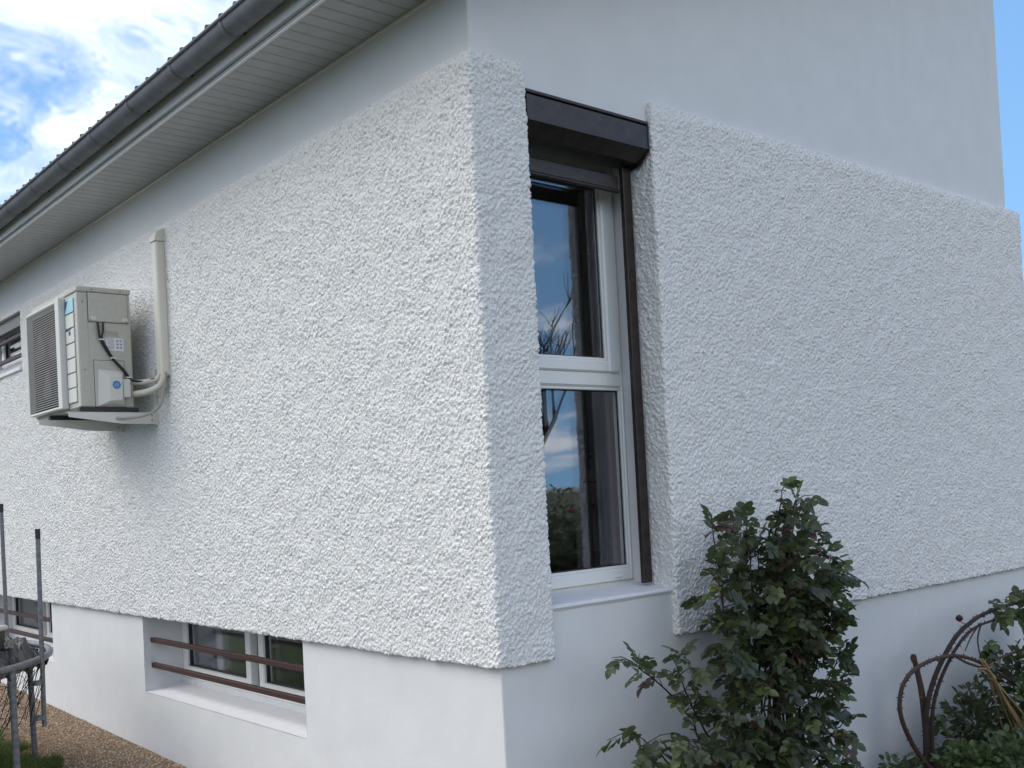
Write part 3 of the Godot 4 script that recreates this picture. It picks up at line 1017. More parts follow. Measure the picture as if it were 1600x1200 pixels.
func screw_shape(c: Vector3) -> SurfaceTool:
	var st := begin()
	tube(st, [c - Vector3(0.004, 0, 0), c + Vector3(0.001, 0, 0)], 0.0065, 8)
	return st

# ---------------------------------------------------------------- plants
# one leaflet: base at the origin, pointing to +z, face up (+y)
func leaflet(st: SurfaceTool, t: Transform3D, length: float, width: float, fold: float, droop: float):
	var prof := [[0.0, 0.05], [0.22, 0.82], [0.5, 1.0], [0.78, 0.66], [1.0, 0.0]]
	var mids := []
	var ls := []
	var rs := []
	for p in prof:
		var z: float = p[0] * length
		var y: float = -droop * p[0] * p[0] * length
		var w: float = p[1] * width * 0.5
		mids.append(t * Vector3(0, y, z))
		ls.append(t * Vector3(-w, y + w * fold, z))
		rs.append(t * Vector3(w, y + w * fold, z))
	for i in 4:
		if i < 3:
			quad(st, ls[i], ls[i + 1], mids[i + 1], mids[i])
			quad(st, mids[i], mids[i + 1], rs[i + 1], rs[i])
		else:
			tri(st, ls[i], mids[i + 1], mids[i])
			tri(st, mids[i], mids[i + 1], rs[i])

# a rose leaf: a stalk with five leaflets
func rose_leaf(st: SurfaceTool, t: Transform3D, size: float, r: RandomNumberGenerator):
	var L := size
	var stalk := []
	for i in 4: stalk.append(t * Vector3(0, -0.10 * L * pow(i / 3.0, 2), L * 0.62 * i / 3.0))
	tube(st, stalk, size * 0.011, 3, false)
	for k in 2:
		for s in [-1.0, 1.0]:
			var z := L * (0.24 + 0.26 * k)
			var b := Basis(Vector3.UP, s * r.randf_range(0.9, 1.25)) * Basis(Vector3.BACK, r.randf_range(-0.35, 0.35))
			leaflet(st, t * Transform3D(b, Vector3(0, -0.10 * L * pow(z / (0.62 * L), 2), z)), L * r.randf_range(0.38, 0.46), L * r.randf_range(0.28, 0.35), r.randf_range(0.1, 0.4), r.randf_range(0.0, 0.4))
	leaflet(st, t * Transform3D(Basis(Vector3.BACK, r.randf_range(-0.3, 0.3)), Vector3(0, -0.10 * L, L * 0.62)), L * 0.52, L * 0.42, r.randf_range(0.1, 0.35), r.randf_range(0.1, 0.5))

func aim(dir: Vector3, roll: float) -> Basis:
	var z := dir.normalized()
	var x := Vector3.UP.cross(z)
	if x.length() < 0.05: x = Vector3.RIGHT
	x = x.normalized()
	var y := z.cross(x)
	return Basis(x, y, z) * Basis(Vector3.BACK, roll)

func build_rose_bush():
	rng.seed = 77
	var base := Vector3(0.27, -1.0, -1.28)
	var bush := thing("rose_bush", base, "tall leafy rose bush standing before the wall under the tall window", "rose bush")
	# tips of the canes: (z, y, x)
	var tips := [[-1.53, 0.70, 0.30], [-1.66, 0.64, 0.28], [-1.22, 0.58, 0.32], [-1.05, 0.56, 0.26], [-1.88, 0.37, 0.34], [-1.98, 0.22, 0.26], [-0.96, 0.38, 0.34], [-0.90, 0.15, 0.40], [-1.94, -0.12, 0.36], [-1.98, -0.34, 0.28], [-0.44, 0.05, 0.30], [-0.66, 0.02, 0.34], [-0.35, -0.30, 0.42], [-0.44, -0.24, 0.30], [-1.75, -0.60, 0.40], [-1.40, 0.42, 0.42], [-1.54, 0.26, 0.46], [-1.29, 0.27, 0.46], [-1.70, 0.08, 0.46], [-1.15, 0.0, 0.48], [-1.50, -0.18, 0.50], [-0.97, -0.15, 0.46], [-0.80, -0.22, 0.46], [-0.58, -0.28, 0.46], [-1.24, -0.31, 0.54], [-1.70, -0.38, 0.46], [-1.36, 0.52, 0.20], [-1.62, 0.42, 0.18], [-1.80, -0.05, 0.16], [-1.20, 0.10, 0.18], [-0.60, -0.50, 0.42], [-1.05, -0.50, 0.52], [-1.45, -0.55, 0.50], [-0.30, -0.62, 0.40], [-0.50, -0.75, 0.46], [-0.85, -0.62, 0.40], [-1.45, 0.56, 0.36], [-1.58, 0.52, 0.36], [-1.72, 0.46, 0.30], [-1.32, 0.46, 0.30], [-1.50, 0.40, 0.26], [-1.80, 0.28, 0.40], [-1.74, 0.20, 0.30], [-1.62, 0.30, 0.40], [-1.44, 0.30, 0.30], [-1.12, 0.34, 0.28], [-1.86, 0.10, 0.34], [-1.60, 0.12, 0.22], [-1.90, 0.30, 0.28]]
	var leaves := []            # [transform, size]
	var k := 0
	for tp in tips:
		var tip := Vector3(tp[2], tp[1] - 0.05, clampf(tp[0], -1.84, -0.38))
		var root := base + Vector3(rng.randf_range(-0.06, 0.06), 0, rng.randf_range(-0.14, 0.14))
		var rise := tip.y - root.y
		var m1 := root + Vector3((tip.x - root.x) * 0.15, rise * 0.38, (tip.z - root.z) * (0.22 + rng.randf_range(0, 0.2)))
		var m2 := root + Vector3((tip.x - root.x) * 0.6, rise * 0.74, (tip.z - root.z) * (0.55 + rng.randf_range(0, 0.25)))
		var pts := curve([root, m1, m2, tip], 7)
		var rad := []
		for i in pts.size(): rad.append(lerpf(0.0085, 0.0022, float(i) / (pts.size() - 1)))
		for i in range(1, pts.size() - 1): pts[i] += Vector3(rng.randf_range(-1, 1), rng.randf_range(-1, 1), rng.randf_range(-1, 1)) * 0.008
		var st := begin()
		tube(st, pts, rad, 6)
		# side twigs with leaves
		var n := pts.size()
		for i in range(int(n * (0.28 if tip.y < 0.1 else 0.5)), n):
			var dir: Vector3 = (pts[mini(i + 1, n - 1)] - pts[i - 1]).normalized()
			for rep in (2 if i > n * 0.55 else 1):
				if rng.randf() < (0.22 if tip.y < 0.1 else 0.0): continue
				var out := (Vector3(rng.randf_range(-0.5, 1.0), rng.randf_range(-0.15, 0.6), rng.randf_range(-1, 1)).normalized() + dir * 0.35).normalized()
				if rng.randf() < 0.42:
					var len := rng.randf_range(0.06, 0.17)
					var e: Vector3 = pts[i] + out * len + Vector3(0, -0.02, 0)
					if e.x < 0.05: e.x = 0.05
					tube(st, [pts[i], (pts[i] + e) / 2 + Vector3(0, 0.012, 0), e], [0.0026, 0.002, 0.0014], 4, false)
					for q in 2:
						var at: Vector3 = (pts[i] as Vector3).lerp(e, 0.4 + 0.3 * q)
						var o2 := (out + Vector3(rng.randf_range(-1, 1), rng.randf_range(-0.6, 0.5), rng.randf_range(-1, 1)) * 0.9).normalized()
						leaves.append([at, o2, rng.randf_range(0.075, 0.112)])
				else:
					leaves.append([pts[i], out, rng.randf_range(0.075, 0.112)])
		leaves.append([tip, (tip - m2).normalized(), 0.10])
		done(st, "cane", M.bark, bush).position = -base
		k += 1
	# leaf meshes in variants, shared
	var variants := []
	for v in 10:
		var st := begin()
		rose_leaf(st, Transform3D.IDENTITY, 1.0, rng)
		variants.append(st.commit())
	var mats := [M.leaf_dark, M.leaf_dark, M.leaf_dark, M.leaf_mid, M.leaf_mid, M.leaf_blue, M.leaf_blue, M.leaf_pale, M.leaf_mid, M.leaf_dark]
	var order := []
	for i in leaves.size():
		var d: float = (leaves[i][0] as Vector3).distance_to(EYE) - leaves[i][2] * 2.0
		order.append([d, i])
	order.sort_custom(func(p, q): return p[0] < q[0])
	var rest := {}
	for j in order.size():
		var l = leaves[order[j][1]]
		var dir: Vector3 = l[1]
		dir.y -= rng.randf_range(0.1, 1.0)
		var at: Vector3 = l[0]
		if at.x + dir.normalized().x * l[2] < 0.04: dir.x = absf(dir.x)
		var t := Transform3D(aim(dir, rng.randf_range(-1.0, 1.0)).scaled_local(Vector3.ONE * l[2]), at - base)
		var m = mats[rng.randi() % mats.size()]
		if rng.randf() < 0.04: m = M.leaf_red
		elif rng.randf() < 0.014: m = M.leaf_yellow
		if j < 300:
			var o := put(variants[j % variants.size()], "leaf", m, bush)
			o.transform = t
		else:
			if not rest.has(m): rest[m] = begin()
			rest[m].append_from(variants[j % variants.size()], 0, t)
	for m in rest:
		tag(done(rest[m], "foliage", m, bush), "", "", "", "stuff")
	print("rose leaves ", leaves.size())

func thorn_cane(st: SurfaceTool, pts: Array, r0: float, r1: float, thorns: bool):
	var rad := []
	for i in pts.size(): rad.append(lerpf(r0, r1, float(i) / (pts.size() - 1)))
	tube(st, pts, rad, 8)
	if not thorns: return
	for i in range(1, pts.size() - 1):
		for k in 2:
			var d: Vector3 = (pts[i + 1] - pts[i - 1]).normalized()
			var s := d.cross(Vector3(rng.randf_range(-1, 1), rng.randf_range(-1, 1), rng.randf_range(-1, 1))).normalized()
			var p: Vector3 = (pts[i] as Vector3).lerp(pts[i + 1], rng.randf()) 
			tube(st, [p + s * rad[i] * 0.7, p + s * (rad[i] + 0.011)], [0.0045, 0.0008], 4, false)

func build_climbing_rose():
	rng.seed = 5
	var base := Vector3(0.24, -0.99, -2.86)
	var t := thing("climbing_rose", base, "old climbing rose with bare thorny arching canes and one dark red bud", "rose")
	var st := begin()
	thorn_cane(st, curve([Vector3(0.22, -1.0, -2.90), Vector3(0.21, -0.75, -2.90), Vector3(0.20, -0.53, -2.89), Vector3(0.19, -0.345, -2.85)], 6), 0.025, 0.014, false)
	tube(st, [Vector3(0.19, -0.36, -2.85), Vector3(0.188, -0.335, -2.846), Vector3(0.188, -0.318, -2.846)], [0.016, 0.019, 0.012], 8)
	tube(st, curve([Vector3(0.215, -0.68, -2.90), Vector3(0.22, -0.62, -2.86), Vector3(0.225, -0.55, -2.835)], 4), [0.014, 0.013, 0.012, 0.012, 0.011, 0.011, 0.010, 0.010, 0.009], 6)
	done(st, "stump", M.cane_bark, t).position = -base
	var arcs := [
		[[Vector3(0.24, -0.99, -2.82), Vector3(0.25, -0.66, -2.83), Vector3(0.25, -0.462, -2.947), Vector3(0.25, -0.279, -3.192), Vector3(0.25, -0.198, -3.437), Vector3(0.25, -0.165, -3.69), Vector3(0.26, -0.16, -4.1), Vector3(0.28, -0.25, -4.6)], 0.016, 0.009, "bark"],
		[[Vector3(0.27, -0.99, -2.84), Vector3(0.27, -0.66, -2.86), Vector3(0.27, -0.475, -2.975), Vector3(0.27, -0.31, -3.20), Vector3(0.27, -0.235, -3.42), Vector3(0.29, -0.21, -3.7)], 0.0125, 0.007, "bark"],
		[[Vector3(0.28, -0.99, -2.86), Vector3(0.30, -0.78, -2.605), Vector3(0.30, -0.587, -2.481), Vector3(0.30, -0.454, -2.496), Vector3(0.30, -0.371, -2.618), Vector3(0.30, -0.338, -2.865), Vector3(0.30, -0.362, -3.157), Vector3(0.32, -0.468, -3.458), Vector3(0.34, -0.69, -3.9)], 0.0135, 0.009, "cane"],
		[[Vector3(0.31, -0.36, -3.10), Vector3(0.31, -0.42, -3.25), Vector3(0.34, -0.47, -3.45), Vector3(0.36, -0.50, -3.9)], 0.008, 0.005, "cane"],
		[[Vector3(0.30, -0.46, -3.42), Vector3(0.33, -0.43, -3.6), Vector3(0.34, -0.42, -3.95), Vector3(0.36, -0.44, -4.3)], 0.009, 0.006, "cane"],
		[[Vector3(0.27, -0.22, -3.5), Vector3(0.30, -0.30, -3.38), Vector3(0.34, -0.42, -3.33)], 0.006, 0.003, "bark"],
		[[Vector3(0.27, -0.22, -3.48), Vector3(0.29, -0.27, -3.33), Vector3(0.30, -0.34, -3.22)], 0.005, 0.003, "bark"]]
	for a in arcs:
		st = begin()
		thorn_cane(st, curve(a[0], 7), a[1], a[2], a[1] > 0.012)
		done(st, "cane", M.bark if a[3] == "bark" else M.cane_bark, t).position = -base
	# the bud
	st = begin()
	var c := Vector3(0.24, -0.168, -3.295)
	for ring in 5:
		var pr := [[0.004, -0.018], [0.020, -0.008], [0.022, 0.006], [0.012, 0.018], [0.003, 0.022]]
		if ring < 4:
			for k in 8:
				var a0 := TAU * k / 8
				var a1 := TAU * (k + 1) / 8
				var p0 = pr[ring]
				var p1 = pr[ring + 1]
				quad(st, c + Vector3(cos(a0) * p0[0], p0[1], sin(a0) * p0[0]), c + Vector3(cos(a0) * p1[0], p1[1], sin(a0) * p1[0]), c + Vector3(cos(a1) * p1[0], p1[1], sin(a1) * p1[0]), c + Vector3(cos(a1) * p0[0], p0[1], sin(a1) * p0[0]))
	tag(done(st, "bud", M.petal_red, t), "dark red rose bud", "").position = -base
	tube_part("bud_stalk", curve([c + Vector3(0, -0.015, 0), c + Vector3(0.01, -0.035, -0.04), Vector3(0.25, -0.215, -3.40)], 4), 0.0028, M.cane_green, t, 5).position = -base
	# leaves along the top of the canes
	var variants := []
	for v in 5:
		st = begin()
		rose_leaf(st, Transform3D.IDENTITY, 1.0, rng)
		variants.append(st.commit())
	var spots := []
	for i in 46: spots.append(Vector3(rng.randf_range(0.22, 0.42), rng.randf_range(-0.28, -0.08), rng.randf_range(-4.6, -3.60)))
	for i in 7: spots.append(Vector3(rng.randf_range(0.30, 0.36), rng.randf_range(-0.40, -0.28), rng.randf_range(-3.50, -3.32)))
	for i in 4: spots.append(Vector3(0.24, rng.randf_range(-0.75, -0.62), rng.randf_range(-3.02, -2.92)))
	for p in spots:
		var o := put(variants[rng.randi() % 5], "leaf", [M.leaf_dark, M.leaf_mid, M.leaf_pale, M.leaf_mid][rng.randi() % 4], t)
		o.transform = Transform3D(aim(Vector3(rng.randf_range(-0.3, 1), rng.randf_range(-0.8, 0.5), rng.randf_range(-1, 1)), rng.randf_range(-1, 1)).scaled_local(Vector3.ONE * rng.randf_range(0.09, 0.14)), p - base)

func build_straw():
	rng.seed = 18
	var base := Vector3(0.50, -0.98, -3.62)
	var t := thing("dry_stalks", base, "tied bundle of dry straw-coloured stalks leaning among the low plants", "dry stalks")
	var knot := Vector3(0.45, -0.45, -3.19)
	for i in 9:
		var foot := base + Vector3(rng.randf_range(-0.16, 0.12), 0.0, rng.randf_range(-0.16, 0.16))
		var fr := Vector3(rng.randf_range(-0.05, 0.05), rng.randf_range(0.02, 0.09), rng.randf_range(-0.02, 0.10))
		tube_part("stalk", curve([foot, foot.lerp(knot, 0.5) + Vector3(rng.randf_range(-0.02, 0.02), rng.randf_range(-0.02, 0.02), rng.randf_range(-0.02, 0.02)), knot + Vector3(rng.randf_range(-0.012, 0.012), 0, rng.randf_range(-0.012, 0.012)), knot + fr], 3), rng.randf_range(0.0025, 0.006), M.straw, t, 5).position = -base
	tube_part("tie", [knot + Vector3(0.0, -0.02, -0.016), knot + Vector3(0, -0.035, -0.03)], 0.020, M.straw, t, 8).position = -base

func scatter(called: String, mesh: Mesh, material, spots: Array, parent) -> MultiMeshInstance3D:
	var mm := MultiMesh.new()
	mm.transform_format = MultiMesh.TRANSFORM_3D
	mm.mesh = mesh
	mm.instance_count = spots.size()
	for i in spots.size(): mm.set_instance_transform(i, spots[i])
	var o := MultiMeshInstance3D.new()
	o.multimesh = mm
	o.name = numbered(called) if parent == self else called
	o.material_override = material
	parent.add_child(o, true)
	return o

func ground_y(x: float, _z: float) -> float:
	return -1.0 + 0.0235 * maxf(0.0, -x) - 0.0 * x

func leafy(st: SurfaceTool, centre: Vector3, size: Vector3, count: int, leaf: float, r: RandomNumberGenerator, shell := 0.45):
	for i in count:
		var d := Vector3(r.randfn(), r.randfn(), r.randfn()).normalized()
		var q := pow(r.randf(), shell)
		var p := centre + d * size * q
		var out := (d + Vector3(r.randf_range(-1, 1), r.randf_range(-0.6, 1), r.randf_range(-1, 1)) * 0.8).normalized()
		leaflet(st, Transform3D(aim(out, r.randf_range(-1.2, 1.2)), p), leaf * r.randf_range(0.7, 1.3), leaf * r.randf_range(0.5, 0.75), 0.25, r.randf_range(0, 0.4))

func build_ground_cover():
	# low plants at the foot of the gable wall: each a thing with its own leaves
	rng.seed = 40
	var spots := [
		[Vector3(0.42, -0.92, -2.95), Vector3(0.20, 0.12, 0.22), 190, 0.045, "cover_pale", "low bright green plant at the foot of the old climbing rose"],
		[Vector3(0.62, -0.88, -3.05), Vector3(0.20, 0.17, 0.22), 200, 0.045, "cover_mid", "low green plant between the dry stalks and the stones"],
		[Vector3(0.30, -0.80, -3.35), Vector3(0.18, 0.26, 0.26), 300, 0.052, "leaf_dark", "dark leafy shrub against the plinth behind the arching canes"],
		[Vector3(0.34, -0.70, -3.85), Vector3(0.22, 0.34, 0.30), 380, 0.055, "leaf_dark", "taller dark shrub against the plinth at the right edge"],
		[Vector3(0.55, -0.72, -3.62), Vector3(0.16, 0.22, 0.20), 200, 0.05, "cover_mid", "leafy green plant around the dry stalks"],
		[Vector3(0.20, -0.93, -2.65), Vector3(0.14, 0.09, 0.16), 90, 0.04, "cover_mid", "small green plant left of the arching canes"],
		[Vector3(0.40, -0.55, -4.35), Vector3(0.2, 0.45, 0.3), 360, 0.055, "leaf_dark", "tall dark shrub farthest along the gable wall"],
		[Vector3(0.80, -0.90, -3.30), Vector3(0.2, 0.16, 0.2), 170, 0.045, "leaf_dark", "low dark plant farthest from the wall beside the stones"]]
	for s in spots:
		var st := begin()
		leafy(st, Vector3.ZERO, s[1], s[2] * 2, s[3] * 0.95, rng)
		var t := thing("low_shrub", Vector3(s[0].x, -0.99, s[0].z), s[5], "shrub", "low plants along the gable wall")
		tag(done(st, "foliage", M[s[4]], t, Vector3(0, s[0].y + 0.99, 0)), "", "", "", "stuff")
		st = begin()
		for k in 5:
			var e := Vector3(rng.randf_range(-0.7, 0.7) * s[1].x, s[0].y + 0.99 + s[1].y * rng.randf_range(0.1, 0.6), rng.randf_range(-0.7, 0.7) * s[1].z)
			tube(st, [Vector3(0, -0.02, 0), e * Vector3(0.4, 0.6, 0.4), e], [0.006, 0.005, 0.003], 5)
		done(st, "stem", M.cane_green, t)
	# a couple of stones in the bed
	for s in [[Vector3(0.78, -0.985, -3.02), 0.10, "grey stone lying in the bed under the dry stalks"], [Vector3(0.95, -0.985, -3.2), 0.08, "small pale stone beside the grey one in the bed"]]:
		tag(stone(s[0], s[1]), s[2], "stone", "stones in the bed")

func stone(at: Vector3, r: float) -> MeshInstance3D:
	var sm := SphereMesh.new()
	sm.radius = 1.0
	sm.height = 2.0
	sm.radial_segments = 14
	sm.rings = 8
	var st := begin()
	st.create_from(sm, 0)
	var arr := st.commit().surface_get_arrays(0)
	var vs: PackedVector3Array = arr[Mesh.ARRAY_VERTEX]
	for i in vs.size():
		var k := 1.0 + 0.35 * slow.get_noise_3dv(vs[i] * 0.13 + at)
		vs[i] = vs[i] * Vector3(1.3, 0.6, 1.0) * r * k
	arr[Mesh.ARRAY_VERTEX] = vs
	var m := ArrayMesh.new()
	m.add_surface_from_arrays(Mesh.PRIMITIVE_TRIANGLES, arr)
	var s2 := begin()
	s2.create_from(m, 0)
	s2.generate_normals()
	return put(s2.commit(), "garden_stone", M.soil if r < 0 else M.hose_grey, self, at)

# ---------------------------------------------------------------- ground
func strip(x0: float, x1: float, z0: float, z1: float, n: int, lift: float) -> ArrayMesh:
	var st := begin()
	for i in n:
		for j in n:
			var c := []
			for q in [[0, 0], [1, 0], [1, 1], [0, 1]]:
				var x := lerpf(x0, x1, float(i + q[0]) / n)
				var z := lerpf(z0, z1, float(j + q[1]) / n)
				c.append(Vector3(x, ground_y(x, z) + lift, z))
			quad(st, c[0], c[1], c[2], c[3])
	return st.commit()

func build_ground():
	rng.seed = 9
	# lawn to the horizon, in rings of cells
	var st := begin()
	var xs := [-300.0, -60.0, -20.0, -9.4, -6.0, -3.0, 0.0, 3.0, 20.0, 60.0, 300.0]
	for i in xs.size() - 1:
		for j in xs.size() - 1:
			var c := []
			for q in [[0, 0], [1, 0], [1, 1], [0, 1]]:
				var x: float = xs[i + q[0]]
				var z: float = xs[j + q[1]]
				c.append(Vector3(x, -1.0 + 0.0235 * clampf(-x, 0.0, 9.4) - 0.004, z))
			quad(st, c[0], c[1], c[2], c[3])
	tag(done(st, "ground", M.lawn, self), "", "", "", "structure")
	tag(put(strip(-9.4, 0.9, -0.1, 0.80, 24, 0.002), "gravel_path", M.gravel_bed, self), "", "", "", "structure")
	tag(put(strip(-0.1, 1.5, -5.2, -0.1, 24, 0.004), "flower_bed", M.soil, self), "", "", "", "structure")
	# pebbles of the path
	var cm := begin()
	var oc := [Vector3(1, 0, 0.2), Vector3(-1, 0.1, -0.1), Vector3(0.1, 0.8, 0), Vector3(0, -0.8, 0.1), Vector3(0.2, 0.1, 1), Vector3(-0.1, 0, -1)]
	for f in [[0, 2, 4], [4, 2, 1], [1, 2, 5], [5, 2, 0], [0, 4, 3], [4, 1, 3], [1, 5, 3], [5, 0, 3]]:
		tri(cm, oc[f[0]], oc[f[2]], oc[f[1]])
	var pm := cm.commit()
	var mm := MultiMesh.new()
	mm.transform_format = MultiMesh.TRANSFORM_3D
	mm.use_colors = true
	mm.mesh = pm
	var count := 26000
	mm.instance_count = count
	for i in count:
		var x := rng.randf_range(-8.5, -1.6)
		var z := rng.randf_range(-0.02, 0.80)
		var s := rng.randf_range(0.003, 0.008)
		mm.set_instance_transform(i, Transform3D(Basis.from_euler(Vector3(rng.randf() * 6, rng.randf() * 6, rng.randf() * 6)).scaled_local(Vector3(s * 1.3, s * 0.8, s)), Vector3(x, ground_y(x, z) + 0.003 + rng.randf() * 0.006, z)))
		var v := rng.randf()
		mm.set_instance_color(i, [Color(0.48, 0.36, 0.24), Color(0.36, 0.26, 0.18), Color(0.55, 0.46, 0.36), Color(0.40, 0.26, 0.16), Color(0.32, 0.26, 0.20)][rng.randi() % 5] * (0.9 + 0.5 * v))
	var pb := MultiMeshInstance3D.new()
	pb.multimesh = mm
	pb.name = "pebbles"
	pb.material_override = M.pebble
	add_child(pb)
	tag(pb, "brown pebbles of the path along the plinth", "gravel", "", "stuff")
	# grass at the edge of the path
	var gs := begin()
	for k in 7:
		var a := TAU * k / 7.0 + rng.randf()
		var lean := Vector3(cos(a), 0, sin(a))
		var hgt := rng.randf_range(0.04, 0.08)
		var side := lean.cross(Vector3.UP) * 0.0028
		var p0 := lean * 0.006
		var p1 := p0 + Vector3(0, hgt * 0.6, 0) + lean * hgt * 0.2
		var p2 := p0 + Vector3(0, hgt, 0) + lean * hgt * 0.55
		quad(gs, p0 - side, p1 - side * 0.8, p1 + side * 0.8, p0 + side)
		tri(gs, p1 - side * 0.8, p2, p1 + side * 0.8)
	var gm := gs.commit()
	var spots := []
	for i in 9000:
		var x := rng.randf_range(-7.0, -1.8)
		var z := 0.64 + 0.10 * slow.get_noise_2d(x * 0.5, 4.0) * 2.0 + pow(rng.randf(), 1.6) * 1.3
		var s := rng.randf_range(0.6, 1.3)
		spots.append(Transform3D(Basis(Vector3.UP, rng.randf() * TAU).scaled_local(Vector3.ONE * s), Vector3(x, ground_y(x, z) - 0.004, z)))
	for i in 9000:
		var x := rng.randf_range(-9.0, 1.5)
		var z := rng.randf_range(0.9, 6.0)
		spots.append(Transform3D(Basis(Vector3.UP, rng.randf() * TAU).scaled_local(Vector3.ONE * rng.randf_range(0.6, 1.2)), Vector3(x, ground_y(x, z) - 0.004, z)))
	tag(scatter("grass", gm, M.grass_blade, spots, self), "green grass growing along the edge of the brown path", "grass", "", "stuff")
	tag(box_part("edging_board", Vector3(-4.75, -0.95, 0.90), Vector3(-3.2, -0.872, 0.93), M.edging_wood, self, 0.006), "reddish brown edging board lying in the grass by the trampoline", "board")

# ---------------------------------------------------------------- trampoline
func build_trampoline():
	rng.seed = 63
	var R := 1.2
	var c := Vector3(-3.93, -0.91, 1.79)
	var top := 0.78
	var t := thing("trampoline", c, "old garden trampoline with bare grey net poles beside the plinth", "trampoline")
	var ring := []
	for i in 49: ring.append(Vector3(cos(TAU * i / 48) * R, top, sin(TAU * i / 48) * R))
	tube_part("ring", ring, 0.021, M.galvanised, t, 10)
	# legs: pairs joined by a foot
	var at := func(deg: float, rad: float, y: float) -> Vector3: return Vector3(cos(deg_to_rad(deg)) * rad, y, sin(deg_to_rad(deg)) * rad)
	for deg in [-47.0, 13.0, 73.0, 133.0, 193.0, 253.0]:
		var a: Vector3 = at.call(deg + 7.0, R, top)
		var st := begin()
		tube(st, [a + Vector3(0, 0.015, 0), a + Vector3(0, -0.12, 0)], 0.0235, 10)
		tube(st, [a + Vector3(0, -0.11, 0), at.call(deg + 7.0, R + 0.01, -0.03)], 0.019, 10)
		done(st, "leg", M.galvanised, t)
	# net poles clamped to the legs
	var poles := [[-52.5, 1.43, R + 0.035], [-114.5, 1.60, R + 0.045], [10.0, 1.45, R + 0.045], [70.0, 1.45, R + 0.045], [130.0, 1.45, R + 0.045], [190.0, 1.45, R + 0.045]]
	for p in poles:
		var b: Vector3 = at.call(p[0], p[2], 0.40)
		var e: Vector3 = at.call(p[0] - 0.6, p[2] + 0.005, p[1] + 0.11)
		var pole := tube_part("net_pole", [b, e], 0.0135, M.galvanised, t, 10)
		var d := (e - b).normalized()
		tube_part("pole_cap", [e - d * 0.055, e + d * 0.004], 0.0152, M.black_plastic, pole, 10)
		for y in [0.46, 0.66]:
			var st := begin()
			var q: Vector3 = at.call(p[0] + 2.0, R + 0.025, y)
			tube(st, [q + Vector3(0, -0.012, 0), q + Vector3(0, 0.012, 0)], 0.029, 10)
			done(st, "clamp", M.galvanised, pole)
	# the mat and its crumpled black padding
	var st := begin()
	var crumple := FastNoiseLite.new()
	crumple.seed = 3
	crumple.frequency = 5.5
	crumple.fractal_octaves = 4
	crumple.fractal_type = FastNoiseLite.FRACTAL_RIDGED
	var h := func(x: float, z: float) -> float:
		var r := Vector2(x, z).length()
		var rim := smoothstep(0.55, 0.98, r) * (1.0 - smoothstep(1.05, 1.19, r))
		return top - 0.06 + crumple.get_noise_2d(x, z) * (0.02 + 0.075 * rim) + rim * 0.075
	var nr := 44
	var na := 220
	for i in nr:
		for k in na:
			var pp := []
			for q in [[0, 0], [1, 0], [1, 1], [0, 1]]:
				var r: float = 1.17 * (i + q[0]) / nr
				var a: float = TAU * (k + q[1]) / na
				pp.append(Vector3(cos(a) * r, h.call(cos(a) * r, sin(a) * r), sin(a) * r))
			st.set_smooth_group(0)
			for id in [0, 1, 2, 0, 2, 3]: st.add_vertex(pp[id])
	st.index()
	st.generate_normals()
	tag(done(st, "padding", M.black_sheet, t), "crumpled black plastic padding", "")
	# slack netting hanging below the ring
	st = begin()
	for i in 44:
		var deg := -130.0 + i * 4.2
		var a: Vector3 = at.call(deg, R - 0.02, top - 0.02)
		var b: Vector3 = at.call(deg + rng.randf_range(-6, 6), R - rng.randf_range(0.05, 0.25), top - rng.randf_range(0.30, 0.52))
		tube(st, curve([a, a.lerp(b, 0.5) + Vector3(rng.randf_range(-0.02, 0.02), -0.03, rng.randf_range(-0.02, 0.02)), b], 4), 0.0022, 4, false)
	for y in [0.12, 0.2, 0.28, 0.36]:
		var line := []
		for i in 44: line.append(at.call(-130.0 + i * 4.2, R - 0.06 - y * 0.25, top - y + 0.02 * sin(i * 1.7 + y * 30)))
		tube(st, line, 0.0018, 4, false)
	for i in 18:
		var q: Vector3 = at.call(-120.0 + i * 9.0, R - 0.012, top - 0.03)
		tube(st, [q, q + Vector3(rng.randf_range(-0.03, 0.03), -0.035, rng.randf_range(-0.03, 0.03))], [0.016, 0.004], 6)
	tag(done(st, "netting", M.net_cord, t), "slack black netting hanging under the ring", "", "", "stuff")
	# the box on top
	var b := thing("storage_box", Vector3(-3.55, -0.15, 1.22), "olive plastic storage box with a pale lid on the trampoline", "storage box")
	b.rotation.y = deg_to_rad(42)
	st = begin()
	prism(st, [Vector2(-0.235, 0.0), Vector2(-0.255, 0.19), Vector2(0.255, 0.19), Vector2(0.235, 0.0)], 2, -0.17, 0.17)
	done(st, "body", M.box_olive, b)
	st = begin()
	box(st, Vector3(-0.27, 0.191, -0.185), Vector3(0.27, 0.222, 0.185), 0.008)
	box(st, Vector3(-0.235, 0.2225, -0.15), Vector3(0.235, 0.236, 0.15), 0.006)
	done(st, "lid", M.box_lid, b)

